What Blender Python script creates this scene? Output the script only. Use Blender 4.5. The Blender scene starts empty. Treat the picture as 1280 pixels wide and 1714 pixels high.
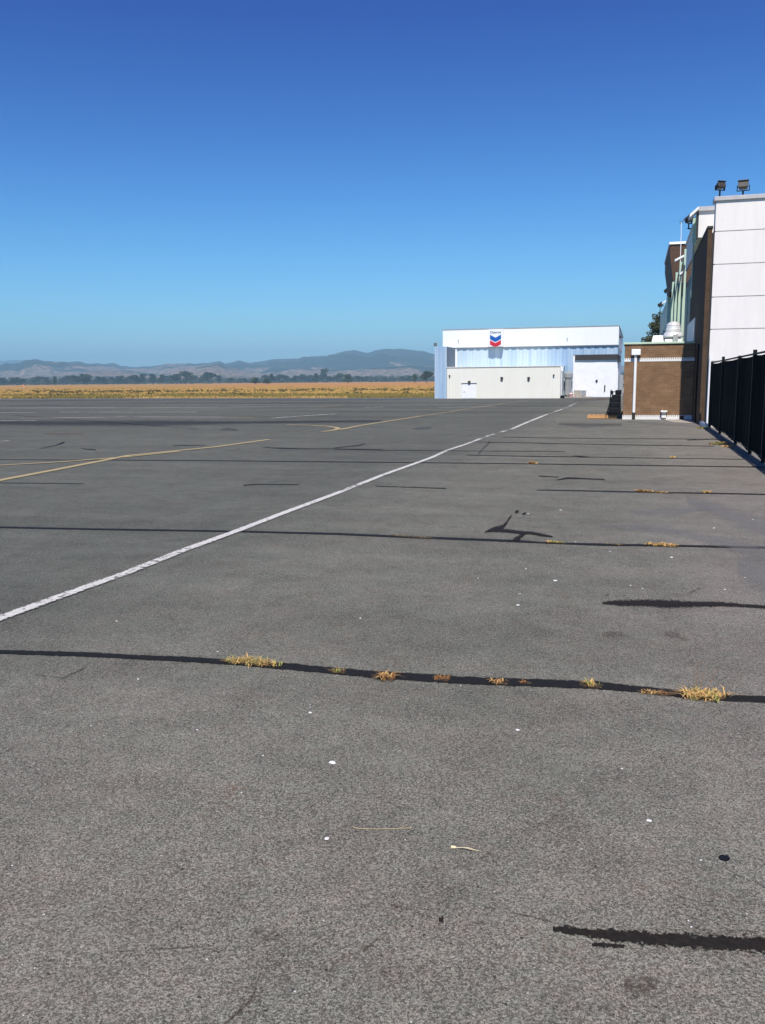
import bpy, math, random
from mathutils import Vector, Matrix, noise
random.seed(7)
R = math.radians
sc = bpy.context.scene

# ---------------------------------------------------------------- camera
F, CX, CY = 1455.0, 640.0, 857.0            # focal length in photo pixels (1280 x 1714)
YAW, PITCH, ROLL = R(16.1756), R(8.61), R(-0.48)
CAMH = 1.5
MAT = (Matrix.Rotation(YAW, 3, 'Z') @ Matrix.Rotation(math.pi / 2 - PITCH, 3, 'X') @ Matrix.Rotation(ROLL, 3, 'Z'))
cd = bpy.data.cameras.new('camera')
cam = bpy.data.objects.new('camera', cd)
sc.collection.objects.link(cam)
cam.matrix_world = Matrix.Translation((0, 0, CAMH)) @ MAT.to_4x4()
cd.sensor_fit = 'VERTICAL'; cd.sensor_height = 36.0; cd.lens = 36.0 * F / 1714.0
cd.clip_start = 0.05; cd.clip_end = 40000
sc.camera = cam

# ---------------------------------------------------------------- sky, sun, exposure
SUN_EL, SUN_AZ = R(50), R(172.5)             # azimuth clockwise from +Y
w = bpy.data.worlds.new('World'); sc.world = w; w.use_nodes = True
nt = w.node_tree; nt.nodes.clear()
sky = nt.nodes.new('ShaderNodeTexSky'); sky.sky_type = 'NISHITA'; sky.sun_disc = False
sky.sun_elevation = SUN_EL; sky.sun_rotation = SUN_AZ
sky.altitude = 0; sky.air_density = 1.0; sky.dust_density = 0.25; sky.ozone_density = 5.0
hs = nt.nodes.new('ShaderNodeHueSaturation'); hs.inputs['Saturation'].default_value = 1.30
# clear, deep antisolar sky: a little deeper overhead than the model gives
tc = nt.nodes.new('ShaderNodeTexCoord'); sx = nt.nodes.new('ShaderNodeSeparateXYZ'); nt.links.new(tc.outputs['Generated'], sx.inputs[0])
rp = nt.nodes.new('ShaderNodeValToRGB'); cr_ = rp.color_ramp; cr_.interpolation = 'EASE'
cr_.elements[0].position = 0.0; cr_.elements[0].color = (.70, 1.10, 1.22, 1); cr_.elements[1].position = 0.44; cr_.elements[1].color = (.07, .27, .76, 1)
nt.links.new(sx.outputs[2], rp.inputs[0])
ml = nt.nodes.new('ShaderNodeMix'); ml.data_type = 'RGBA'; ml.blend_type = 'MULTIPLY'; ml.inputs[0].default_value = 1
bg = nt.nodes.new('ShaderNodeBackground'); bg.inputs[1].default_value = 0.105
wo = nt.nodes.new('ShaderNodeOutputWorld')
nt.links.new(sky.outputs[0], hs.inputs['Color']); nt.links.new(hs.outputs[0], ml.inputs[6]); nt.links.new(rp.outputs[0], ml.inputs[7]); nt.links.new(ml.outputs[2], bg.inputs[0]); nt.links.new(bg.outputs[0], wo.inputs[0])
sd = bpy.data.lights.new('sun', 'SUN'); sd.energy = 4.2; sd.angle = R(0.53); sd.color = (1.0, 0.955, 0.89)
sun = bpy.data.objects.new('sun', sd); sc.collection.objects.link(sun)
tosun = Vector((math.sin(SUN_AZ) * math.cos(SUN_EL), math.cos(SUN_AZ) * math.cos(SUN_EL), math.sin(SUN_EL)))
sun.rotation_euler = tosun.to_track_quat('Z', 'Y').to_euler()
sun.location = (5, -10, 30)
sc.view_settings.view_transform = 'Standard'; sc.view_settings.look = 'None'
sc.view_settings.exposure = 0.25; sc.view_settings.gamma = 1.0
sc.cycles.max_bounces = 6; sc.cycles.transparent_max_bounces = 16

# ---------------------------------------------------------------- geometry helpers
def ramp_z(y):
    t = min(1.0, max(0.0, (y - 48) / 74.0))
    return -1.12 * (.5 * t + .5 * t * t * (3 - 2 * t))
def ray(px, py):
    return MAT @ Vector(((px - CX) / F, -(py - CY) / F, -1.0))
def ground(px, py):
    """point of the ground seen at this pixel of the photograph"""
    d = ray(px, py); o = Vector((0, 0, CAMH))
    if d.z > -1e-4: return None
    a, b = 0.0, 0.0
    t = 1.0
    while True:
        p = o + d * t
        if p.z <= ramp_z(p.y): break
        a = t; t *= 1.03
        if t > 20000: return p
    b = t
    for _ in range(40):
        m = (a + b) / 2; p = o + d * m
        if p.z <= ramp_z(p.y): b = m
        else: a = m
    return o + d * b
def atY(px, py, Y):
    d = ray(px, py); return Vector((0, 0, CAMH)) + d * (Y / d.y)

def origin(o):
    v = Vector()
    while o is not None: v += Vector(o.location); o = o.parent
    return v
class MB:
    def __init__(s): s.v = []; s.f = []; s.m = []; s.uv = []
    def face(s, pts, mi=0, uv=None):
        n = len(s.v); s.v += [tuple(p) for p in pts]; s.f.append(tuple(range(n, n + len(pts)))); s.m.append(mi)
        s.uv += uv if uv else [(0, 0)] * len(pts)
    def box(s, x0, x1, y0, y1, z0, z1, mi=0, M=None):
        c = [Vector(q) for q in ((x0,y0,z0),(x1,y0,z0),(x1,y1,z0),(x0,y1,z0),(x0,y0,z1),(x1,y0,z1),(x1,y1,z1),(x0,y1,z1))]
        if M is not None: c = [M @ q for q in c]
        for q in ((0,3,2,1),(4,5,6,7),(0,1,5,4),(1,2,6,5),(2,3,7,6),(3,0,4,7)): s.face([c[i] for i in q], mi)
        return s
    def prism(s, poly, y0, y1, mi=0):
        """polygon in XZ extruded along Y"""
        a = [Vector((x, y0, z)) for x, z in poly]; b = [Vector((x, y1, z)) for x, z in poly]; n = len(poly)
        s.face(a, mi); s.face(b[::-1], mi)
        for i in range(n): j = (i + 1) % n; s.face([a[j], a[i], b[i], b[j]], mi)
        return s
    def tube(s, p0, p1, r0, r1=None, n=10, mi=0, caps=True):
        p0 = Vector(p0); p1 = Vector(p1); r1 = r0 if r1 is None else r1
        q = (p1 - p0).to_track_quat('Z', 'Y'); A = []; B = []
        for i in range(n):
            a = 2 * math.pi * i / n; d = q @ Vector((math.cos(a), math.sin(a), 0))
            A.append(p0 + d * r0); B.append(p1 + d * r1)
        for i in range(n): j = (i + 1) % n; s.face([A[i], A[j], B[j], B[i]], mi)
        if caps: s.face(A[::-1], mi); s.face(B, mi)
        return s
    def lathe(s, c, prof, n=24, mi=0):
        c = Vector(c); rings = [[c + Vector((r * math.cos(2*math.pi*i/n), r * math.sin(2*math.pi*i/n), z)) for i in range(n)] for r, z in prof]
        for A, B in zip(rings, rings[1:]):
            for i in range(n): j = (i + 1) % n; s.face([A[i], A[j], B[j], B[i]], mi)
        s.face(rings[0][::-1], mi); s.face(rings[-1], mi)
        return s
    def build(s, name, mats, parent=None, bevel=0, smooth=False, loc=None):
        me = bpy.data.meshes.new(name); me.from_pydata(s.v, [], s.f)
        mats = mats if isinstance(mats, (list, tuple)) else [mats]
        for m in mats: me.materials.append(m)
        me.polygons.foreach_set('material_index', s.m)
        l = me.uv_layers.new(name='UVMap')
        l.data.foreach_set('uv', [c for q in s.uv for c in q])
        if smooth: me.polygons.foreach_set('use_smooth', [True] * len(s.f))
        me.update()
        o = bpy.data.objects.new(name, me); sc.collection.objects.link(o)
        if parent is not None: o.parent = parent; o.location = -origin(parent)
        if loc is not None:
            me.transform(Matrix.Translation(-Vector(loc))); o.location = Vector(loc) - (origin(parent) if parent else Vector())
        if bevel:
            b = o.modifiers.new('bevel', 'BEVEL'); b.width = bevel; b.segments = 2; b.limit_method = 'ANGLE'
            import bmesh
            bm = bmesh.new(); bm.from_mesh(me); bmesh.ops.remove_doubles(bm, verts=bm.verts, dist=1e-5); bm.to_mesh(me); bm.free()
        return o
def empty(name, loc):
    o = bpy.data.objects.new(name, None); sc.collection.objects.link(o); o.location = loc; o.empty_display_size = .2; return o
def tag(o, label, cat, group=None, kind=None):
    if label: o['label'] = label
    if cat: o['category'] = cat
    if group: o['group'] = group
    if kind: o['kind'] = kind
    return o
def thing(name, loc, label, cat, group=None): return tag(empty(name, loc), label, cat, group)
def copy_tree(o, parent=None):
    c = o.copy(); sc.collection.objects.link(c)
    if parent is not None: c.parent = parent
    for ch in [x for x in sc.objects if x.parent == o]: copy_tree(ch, c)
    return c

# ---------------------------------------------------------------- materials
class N:
    def __init__(s, name):
        s.m = bpy.data.materials.new(name); s.m.use_nodes = True; s.t = s.m.node_tree; s.t.nodes.clear()
        s.out = s.n('ShaderNodeOutputMaterial'); s.b = s.n('ShaderNodeBsdfPrincipled'); s.l(s.b.outputs[0], s.out.inputs[0])
        s.pos = s.n('ShaderNodeNewGeometry').outputs['Position']
        s.b.inputs['Specular IOR Level'].default_value = {'black privacy screen': .04, 'tarmac': .10, 'tar seal': .08, 'old tar seam': .08, 'frayed tar': .08, 'black metal': .1, 'black plastic': .12}.get(name, .3)
    def n(s, k, **kw):
        x = s.t.nodes.new(k)
        for a, b in kw.items(): setattr(x, a, b)
        return x
    def l(s, a, b): s.t.links.new(a, b)
    def val(s, i, v):
        if isinstance(v, (int, float)): i.default_value = v
        elif isinstance(v, (tuple, list)): i.default_value = tuple(v) + ((1,) if len(v) == 3 and i.type == 'RGBA' else ())
        else: s.l(v, i)
    def math(s, op, a, b=0.0, c=0.0, clamp=False):
        x = s.n('ShaderNodeMath', operation=op, use_clamp=clamp); s.val(x.inputs[0], a); s.val(x.inputs[1], b); s.val(x.inputs[2], c); return x.outputs[0]
    def mix(s, f, a, b, mode='MIX'):
        x = s.n('ShaderNodeMix', data_type='RGBA', blend_type=mode); s.val(x.inputs[0], f); s.val(x.inputs[6], a); s.val(x.inputs[7], b); return x.outputs[2]
    def noise(s, scale, detail=2, rough=.5, vec=None, sc3=None, dist=0):
        x = s.n('ShaderNodeTexNoise'); x.inputs['Scale'].default_value = scale; x.inputs['Detail'].default_value = detail
        x.inputs['Roughness'].default_value = rough; x.inputs['Distortion'].default_value = dist
        v = vec or s.pos
        if sc3: v = s.vmul(v, sc3)
        s.l(v, x.inputs['Vector']); return x.outputs['Fac']
    def vmul(s, v, k):
        x = s.n('ShaderNodeVectorMath', operation='MULTIPLY'); s.l(v, x.inputs[0]); x.inputs[1].default_value = k; return x.outputs[0]
    def vor(s, scale, feature='F1', vec=None, out='Distance', rnd=1):
        x = s.n('ShaderNodeTexVoronoi', feature=feature); x.inputs['Scale'].default_value = scale; x.inputs['Randomness'].default_value = rnd
        s.l(vec or s.pos, x.inputs['Vector']); return x.outputs[out]
    def ramp(s, f, a, b, lo=0.0, hi=1.0):
        x = s.n('ShaderNodeMapRange', interpolation_type='SMOOTHSTEP'); s.val(x.inputs[0], f)
        x.inputs[1].default_value = a; x.inputs[2].default_value = b; x.inputs[3].default_value = lo; x.inputs[4].default_value = hi; return x.outputs[0]
    def xyz(s):
        x = s.n('ShaderNodeSeparateXYZ'); s.l(s.pos, x.inputs[0]); return x.outputs
    def bump(s, h, strength, dist):
        x = s.n('ShaderNodeBump'); x.inputs['Strength'].default_value = strength; x.inputs['Distance'].default_value = dist
        s.l(h, x.inputs['Height']); s.l(x.outputs[0], s.b.inputs['Normal'])
    def base(s, c, rough=.8, metal=0):
        s.val(s.b.inputs['Base Color'], c); s.val(s.b.inputs['Roughness'], rough); s.b.inputs['Metallic'].default_value = metal; return s.m

def plain(name, c, rough=.6, var=.12, scale=3.0, metal=0, sc3=(1, 1, 1), bump=0):
    n = N(name); f = n.noise(scale, 5, .65, sc3=sc3)
    k = n.ramp(f, .3, .7, 1 - var, 1 + var)
    g = n.n('ShaderNodeVectorMath', operation='SCALE'); g.inputs[0].default_value = c; n.l(k, g.inputs['Scale'])
    if bump: n.bump(n.noise(scale * 12, 3), .3, bump)
    return n.base(g.outputs[0], rough, metal)

def tarmac_material():
    n = N('tarmac')
    x, y, z = n.xyz()
    # broad tone: sealed lane left of the white line, browner right of it and near the camera
    wob = n.math('MULTIPLY', n.math('SUBTRACT', n.noise(.25, 3), .5), 1.2)
    xs = n.math('ADD', x, wob)
    lane = n.ramp(xs, -4.6, -2.2)                      # 0 left, 1 right
    right = n.ramp(n.math('ADD', xs, n.math('MULTIPLY', y, -.03)), -1.0, 1.6)
    near = n.ramp(n.math('ADD', y, n.math('MULTIPLY', wob, .6)), 1.6, 4.4)     # 0 near camera, 1 farther
    c = n.mix(lane, (.092, .093, .080), (.130, .126, .106))
    c = n.mix(n.math('MULTIPLY', right, .85), c, (.170, .152, .133))
    c = n.mix(n.math('MULTIPLY', n.math('SUBTRACT', 1.0, near), .9), c, (.164, .153, .130))
    # paving lanes and mottling
    m1 = n.noise(.09, 4, .6, sc3=(1, .45, 1)); m2 = n.noise(.9, 4, .6); m3 = n.noise(5.5, 4, .65)
    st = n.noise(.5, 3, .6, sc3=(.12, 2.2, 1))
    st2 = n.noise(.22, 4, .7, sc3=(.1, 1.3, 1))
    far = n.ramp(y, 20, 60)
    k = n.ramp(m1, .3, .7, .93, 1.17); k = n.math('MULTIPLY', k, n.ramp(m2, .25, .75, .93, 1.09))
    k = n.math('MULTIPLY', k, n.ramp(m3, .25, .75, .92, 1.09)); k = n.math('MULTIPLY', k, n.ramp(st, .3, .7, .93, 1.07))
    fs = n.ramp(st2, .38, .62, .66, 1.34)
    k = n.math('MULTIPLY', k, n.math('ADD', 1.0, n.math('MULTIPLY', far, n.math('SUBTRACT', fs, 1.0))))
    # aggregate: stones and gaps
    stone = n.n('ShaderNodeSeparateColor'); n.l(n.vor(190, out='Color'), stone.inputs[0])
    s1 = n.ramp(stone.outputs[0], 0, 1, .60, 1.50)
    sd2 = n.n('ShaderNodeSeparateColor'); n.l(n.vor(420, out='Color'), sd2.inputs[0]); s2 = n.ramp(sd2.outputs[1], 0, 1, .62, 1.38)
    gap = n.ramp(n.noise(120, 4, .8), .38, .47, .36, 1.04)
    worn = n.ramp(n.noise(1.3, 3), .35, .62, .35, 1.0)  # where the binder has worn off, the gaps show
    gap = n.math('SUBTRACT', 1.0, n.math('MULTIPLY', n.math('SUBTRACT', 1.0, gap), worn))
    # short crazing
    wv = n.n('ShaderNodeTexNoise'); wv.inputs['Scale'].default_value = 14; wv.inputs['Detail'].default_value = 3; n.l(n.pos, wv.inputs['Vector'])
    va = n.n('ShaderNodeVectorMath', operation='MULTIPLY_ADD'); n.l(wv.outputs['Color'], va.inputs[0]); va.inputs[1].default_value = (.09, .09, .09); n.l(n.pos, va.inputs[2])
    e = n.vor(46, 'DISTANCE_TO_EDGE', vec=va.outputs[0])
    cr = n.ramp(e, .0, .085, 1, 0); crm = n.ramp(n.noise(2.4, 3, .6), .44, .66, 0, .48)
    craze = n.math('SUBTRACT', 1.0, n.math('MULTIPLY', cr, crm))
    for q in (s1, s2, gap, craze): k = n.math('MULTIPLY', k, q)
    g = n.n('ShaderNodeVectorMath', operation='SCALE'); n.l(c, g.inputs[0]); n.l(k, g.inputs['Scale'])
    # faint pinkish and greenish stones mixed in the aggregate
    hue = n.noise(16, 4, .75); hb = n.noise(2.1, 3, .6)
    tint = n.mix(n.ramp(n.math('ADD', n.math('MULTIPLY', hue, .6), n.math('MULTIPLY', hb, .4)), .40, .60), (1.035, .99, .985), (.97, 1.01, .99))
    gm = n.n('ShaderNodeVectorMath', operation='MULTIPLY'); n.l(g.outputs[0], gm.inputs[0]); n.l(tint, gm.inputs[1]); g = gm
    # rust and dirt flecks
    rust = n.math('MULTIPLY', n.ramp(n.noise(3.1, 4, .7), .60, .72), n.ramp(n.noise(40, 2), .42, .62))
    col = n.mix(n.math('MULTIPLY', rust, .5), g.outputs[0], (.12, .062, .035))
    fl = n.vor(34, out='Distance'); fc = n.n('ShaderNodeSeparateColor'); n.l(n.vor(34, out='Color'), fc.inputs[0])
    spot = n.math('MULTIPLY', n.ramp(fl, .10, .16, 1, 0), n.math('GREATER_THAN', fc.outputs[0], .955))
    col = n.mix(n.math('MULTIPLY', spot, .8), col, (.42, .39, .35))
    spot2 = n.math('MULTIPLY', n.ramp(fl, .12, .2, 1, 0), n.math('LESS_THAN', fc.outputs[1], .06))
    col = n.mix(n.math('MULTIPLY', spot2, .8), col, (.02, .018, .016))
    h = n.math('ADD', n.math('MULTIPLY', gap, .8), n.math('MULTIPLY', s1, .5))
    n.bump(h, .55, .004)
    n.b.inputs['Diffuse Roughness'].default_value = .7
    return n.base(col, .92)

def strip_material(name, c, ns, edge=.62, wear=0.0, soft=.12, strength=1.0, rough=.7, amp=.9, wear_scale=18, var=.15):
    """paint or tar lying on the tarmac; its outline and its worn places are broken up by noise"""
    n = N(name)
    uv = n.n('ShaderNodeUVMap').outputs[0]; s = n.n('ShaderNodeSeparateXYZ'); n.l(uv, s.inputs[0])
    d = n.math('ABSOLUTE', s.outputs[1])
    d = n.math('ADD', d, n.math('MULTIPLY', n.math('SUBTRACT', n.noise(ns, 5, .7), .5), amp))
    a = n.ramp(d, edge - soft, edge + soft, 1, 0)
    if wear:
        wn = n.math('ADD', n.math('MULTIPLY', n.noise(wear_scale, 5, .75), .6), n.math('MULTIPLY', n.noise(.7, 3, .6), .4))
        a = n.math('MULTIPLY', a, n.ramp(wn, wear - .05, wear + .05))
    a = n.math('MULTIPLY', a, strength)
    tr = n.n('ShaderNodeBsdfTransparent'); mx = n.n('ShaderNodeMixShader'); n.l(a, mx.inputs[0]); n.l(tr.outputs[0], mx.inputs[1]); n.l(n.b.outputs[0], mx.inputs[2]); n.l(mx.outputs[0], n.out.inputs[0])
    k = n.ramp(n.noise(60, 4, .7), .3, .7, 1 - var, 1 + var)
    g = n.n('ShaderNodeVectorMath', operation='SCALE'); g.inputs[0].default_value = c; n.l(k, g.inputs['Scale'])
    return n.base(g.outputs[0], rough)

def brick_material(dark=1.0):
    n = N('brown brick')
    x, y, z = n.xyz()
    cb = n.n('ShaderNodeCombineXYZ'); n.l(n.math('ADD', x, y), cb.inputs[0]); n.l(z, cb.inputs[1])
    b = n.n('ShaderNodeTexBrick'); n.l(cb.outputs[0], b.inputs['Vector'])
    b.inputs['Color1'].default_value = (.240, .136, .070, 1); b.inputs['Color2'].default_value = (.192, .106, .054, 1); b.inputs['Mortar'].default_value = (.25, .18, .11, 1)
    b.inputs['Scale'].default_value = 1; b.inputs['Mortar Size'].default_value = .006; b.inputs['Brick Width'].default_value = .22; b.inputs['Row Height'].default_value = .072
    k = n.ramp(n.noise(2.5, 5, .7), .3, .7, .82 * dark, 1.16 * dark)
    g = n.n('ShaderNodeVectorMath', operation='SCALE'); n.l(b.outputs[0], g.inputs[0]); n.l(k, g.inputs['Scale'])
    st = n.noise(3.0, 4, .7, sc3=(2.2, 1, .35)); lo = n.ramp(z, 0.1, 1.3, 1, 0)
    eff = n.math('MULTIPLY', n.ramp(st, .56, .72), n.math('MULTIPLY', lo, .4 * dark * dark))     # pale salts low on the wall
    n.bump(b.outputs['Fac'], -.4, .006)
    return n.base(n.mix(eff, g.outputs[0], (.42, .34, .26)), .9)

def soldier_material(zt):
    n = N('white soldier course')
    x, y, z = n.xyz(); u = n.math('ADD', x, y)
    f = n.math('FRACT', n.math('MULTIPLY', u, 1 / .076)); gapm = n.math('MULTIPLY', n.math('LESS_THAN', f, .42), n.math('GREATER_THAN', z, zt))
    k = n.noise(9, 3); c = n.mix(k, (.72, .70, .66), (.86, .85, .82))
    return n.base(n.mix(n.math('MULTIPLY', gapm, .75), c, (.2, .14, .1)), .8)

def ribbed(name, c, c2, period, bump=.02, rough=.5):
    n = N(name); x, y, z = n.xyz(); u = n.math('ADD', x, y)
    f = n.math('FRACT', n.math('MULTIPLY', u, 1 / period)); rib = n.math('LESS_THAN', f, .18)
    k = n.noise(.8, 4, .6, sc3=(1.5, 1.5, .3)); col = n.mix(n.ramp(k, .3, .7), c, c2)
    n.bump(n.ramp(f, 0, .2), .8, bump)
    return n.base(n.mix(n.math('MULTIPLY', rib, .07), col, (.3, .3, .28)), rough)

def blue_sheet():
    n = N('pale blue corrugated sheet'); x, y, z = n.xyz()
    cell = n.n('ShaderNodeTexWhiteNoise', noise_dimensions='1D'); n.l(n.math('FLOOR', n.math('MULTIPLY', x, 1 / .52)), cell.inputs['W'])
    k = n.noise(.5, 4, .6, sc3=(1.5, 1.5, .25))
    c = n.mix(cell.outputs[0], (.30, .44, .60), (.40, .54, .67))  # tone per rib: glossy light and dark reflections put into the colour
    pale = n.math('MULTIPLY', n.ramp(n.math('ADD', x, n.math('MULTIPLY', k, 3)), -26, -22), n.ramp(n.math('ADD', x, n.math('MULTIPLY', k, 3)), -11.5, -8.5, 1, 0))
    c2 = n.mix(cell.outputs[0], (.42, .56, .66), (.56, .68, .74))
    c = n.mix(pale, c, c2); c = n.mix(n.ramp(k, .35, .7, 0, .25), c, (.62, .68, .7))
    return n.base(c, .42)

def grass_material():
    n = N('dry field'); x, y, z = n.xyz()
    wob = n.math('MULTIPLY', n.math('SUBTRACT', n.noise(.02, 4, .6, sc3=(.6, 1, 1)), .5), 60)
    # distance bands run away from the tarmac edge, slightly skewed
    d = n.math('ADD', n.math('ADD', y, wob), n.math('MULTIPLY', x, -.12))
    c = n.mix(n.ramp(n.noise(.35, 4, .7), .4, .62), (.25, .19, .04), (.42, .29, .075))
    pale = n.mix(n.ramp(n.noise(.16, 4, .7, sc3=(.35, 1, 1)), .42, .6), (.56, .36, .11), (.36, .25, .065))
    c = n.mix(n.ramp(d, 168, 200), c, pale)
    org = n.mix(n.ramp(n.noise(.03, 4, .6, sc3=(.15, 1, 1)), .35, .65), (.66, .285, .042), (.52, .24, .05))
    c = n.mix(n.ramp(d, 270, 340), c, org)
    left = n.math('MULTIPLY', n.ramp(n.math('ADD', x, n.math('MULTIPLY', y, .55)), -60, 120, 1, 0), .45)
    c = n.mix(left, c, (.42, .28, .06))
    g = n.mix(n.ramp(n.noise(2.5, 5, .8), .3, .7, 0, .2), c, (.12, .09, .03))
    return n.base(g, .95)

def hill_material():
    n = N('oak and dry grass hills'); x, y, z = n.xyz()
    f = n.math('ADD', n.noise(.0016, 5, .68), n.math('MULTIPLY', n.noise(.012, 4, .7), .28))
    lo = n.ramp(z, 20, 150, .16, -.06)
    t = n.ramp(n.math('ADD', f, lo), .735, .79)
    oak = n.mix(n.noise(.02, 3), (.016, .028, .014), (.035, .052, .026))
    gr = n.mix(n.noise(.008, 3), (.27, .18, .115), (.36, .25, .16))
    g2 = n.mix(n.ramp(n.noise(.05, 3, .7), .46, .58, 0, .85), gr, oak)
    return n.base(n.mix(t, oak, g2), .95)

def foliage(name, a, b, scale=1.5):
    n = N(name); c = n.mix(n.noise(scale, 3), a, b); return n.base(c, .75)

M = {}
M['tarmac'] = tarmac_material()
M['brick'] = brick_material(); M['brick_dark_shaded'] = brick_material(.38); M['soldier'] = soldier_material(2.175); M['soldier_low'] = soldier_material(.105)
M['white_panel'] = plain('white wall panel', (.83, .775, .72), .55, .035, 2.2, sc3=(2.2, 2.2, .35))
M['cream'] = plain('cream metal', (.80, .765, .69), .55, .04, 2)
M['coping'] = plain('grey coping', (.50, .47, .46), .5, .08, 3)
M['joint'] = plain('joint backing', (.78, .74, .70), .9)  # pale backing colour behind the panel joints
M['white_metal'] = plain('white painted metal', (.90, .89, .87), .45, .04, 2)
M['hangar_white'] = ribbed('hangar white sheet', (.86, .87, .85), (.90, .91, .89), .3, .01)
M['hangar_cream'] = ribbed('cream ribbed sheet', (.85, .82, .69), (.88, .85, .74), .3, .015)
M['blue'] = blue_sheet()
M['dark_trim'] = plain('dark brown trim', (.045, .04, .036), .6)
M['grey_metal'] = plain('galvanised grey metal', (.33, .34, .34), .45, .15, 6)
M['black_metal'] = plain('black metal', (.012, .012, .012), .5, .2, 8)
M['black_screen'] = plain('black privacy screen', (.006, .0065, .006), .9, .35, 14, sc3=(1, 1, .4)); M['black_screen'].node_tree.nodes['Principled BSDF'].inputs['Specular IOR Level'].default_value = .05
M['black_plastic'] = plain('black plastic', (.012, .012, .014), .5, .3, 12)
M['bronze'] = plain('dark bronze fixture', (.06, .052, .045), .5, .2, 10)
M['glass'] = plain('dark teal glazing', (.014, .035, .030), .45, .2, .6)
M['mint'] = plain('pale mint painted steel', (.52, .66, .50), .5, .06, 3)
M['wood_dark'] = plain('dark stained wood', (.085, .045, .026), .7, .2, 6)
M['wood'] = plain('new orange timber', (.62, .33, .13), .7, .2, 9, sc3=(1, 4, 4))
M['concrete'] = plain('pale concrete', (.42, .37, .31), .85, .2, 5)
M['white_concrete'] = plain('white painted concrete', (.80, .78, .72), .8, .1, 9)
M['chip'] = plain('white chip', (.85, .84, .80), .7, .08, 60)
M['tin'] = plain('spun aluminium', (.78, .76, .74), .38, .08, 4, metal=.25)
M['sign_white'] = plain('sign face white', (.84, .84, .86), .35, .02)
M['sign_blue'] = plain('sign blue', (.012, .10, .38), .35, .05)
M['sign_red'] = plain('sign red', (.60, .02, .035), .35, .05)
M['sign_grey'] = plain('sign letter blue grey', (.05, .08, .15), .4, .05)
M['leaf_dark'] = foliage('dark leaves', (.020, .034, .012), (.05, .07, .022), .05)
M['leaf_mid'] = foliage('mid green leaves', (.030, .055, .016), (.075, .105, .03), .05)
M['leaf_near'] = foliage('cypress leaves', (.035, .045, .018), (.12, .12, .055), 1.2)
M['bark'] = plain('bark', (.09, .07, .05), .9, .2, 4)
M['straw'] = foliage('dry straw blades', (.52, .29, .08), (.70, .48, .19), 60)
M['rust_grass'] = foliage('rust brown dead grass', (.22, .09, .03), (.36, .18, .06), 60)
M['green_grass'] = foliage('yellow green blades', (.20, .22, .05), (.40, .38, .12), 60)
M['field_dry'] = foliage('field straw', (.50, .32, .09), (.60, .40, .13), .4)
M['field_green'] = foliage('field olive', (.20, .165, .04), (.32, .24, .065), .4)
M['field_weed'] = foliage('field weed', (.09, .08, .028), (.17, .13, .045), .4)
M['orange'] = plain('faded orange fabric', (.75, .26, .11), .7, .1, 5)
M['twig'] = plain('pale twig', (.42, .33, .2), .8, .2, 40)

# ---------------------------------------------------------------- ground
mb = MB()
def ground_rows(x0, x1, ys, dz=0.0, mi=0):
    for a, b in zip(ys, ys[1:]):
        mb.face([(x0, a, ramp_z(a) + dz), (x1, a, ramp_z(a) + dz), (x1, b, ramp_z(b) + dz), (x0, b, ramp_z(b) + dz)], mi)
ys = [-30, 48] + [48 + i for i in range(1, 75)] + [128.5]
ground_rows(-420, 60, ys)
ground_rows(-34, 60, [128.5, 240])
tarmac = tag(mb.build('tarmac', M['tarmac']), None, None, kind='structure')
mb = MB(); mb.face([(-9000, 100, -1.19), (9000, 100, -1.19), (9000, 9000, -1.19), (-9000, 9000, -1.19)])
mb.face([(-9000, -60, -1.19), (9000, -60, -1.19), (9000, 100, -1.19), (-9000, 100, -1.19)])
field = tag(mb.build('grass_field', grass_material()), None, None, kind='structure')

# ---- marks lying on the tarmac: back-projected onto the ground where they stand
def dens(pts, step=5.0):
    out = []
    for a, b in zip(pts, pts[1:]):
        n = max(1, int(math.hypot(b[0]-a[0], b[1]-a[1]) / step))
        for i in range(n): t = i / n; out.append(tuple(p + (q - p) * t for p, q in zip(a, b)))
    out.append(tuple(pts[-1])); return out
def strip_px(pts, z, grow=1.6, thin=False):
    """stain or seam given by its centre and its height in the photograph"""
    mb = MB(); prev = None; u = 0
    for x, y, wd in dens(pts):
        if thin and y < 840: wd *= .58
        a = ground(x, y - wd * grow / 2); b = ground(x, y + wd * grow / 2)
        for p in (a, b): p.z = ramp_z(p.y) + z
        if prev:
            du = ((a + b) / 2 - (prev[0] + prev[1]) / 2).length
            mb.face([prev[1], b, a, prev[0]], 0, [(u, -1), (u + du, -1), (u + du, 1), (u, 1)]); u += du
        prev = (a, b)
    return mb
def strip_w(pts, width, z, grow=1.6):
    P = []
    for x, y in dens(pts, 8):
        p = ground(x, y); p.z = 0; P.append(p)
    mb = MB(); prev = None; u = 0
    for i, p in enumerate(P):
        d = (P[min(i + 1, len(P) - 1)] - P[max(i - 1, 0)]).normalized(); s = Vector((-d.y, d.x, 0)) * width * grow / 2
        a, b = p + s, p - s; a.z = ramp_z(a.y) + z; b.z = ramp_z(b.y) + z
        if prev:
            du = (p - P[i - 1]).length
            mb.face([prev[1], b, a, prev[0]], 0, [(u, -1), (u + du, -1), (u + du, 1), (u, 1)]); u += du
        prev = (a, b)
    return mb
tar = strip_material('tar seal', (.020, .018, .015), 22, var=.3, soft=.10, amp=.75, rough=.6)
tar_thin = strip_material('old tar seam', (.026, .024, .023), 14, var=.3, soft=.12, wear=.40, wear_scale=9, amp=.7, strength=.9)
tar_frayed = strip_material('frayed tar', (.024, .020, .016), 70, var=.3, soft=.10, amp=2.3, edge=.60)
hair = strip_material('hairline crack', (.03, .022, .018), 20, soft=.2, amp=1.2, edge=.45, strength=.55, wear=.49, wear_scale=12)
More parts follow.
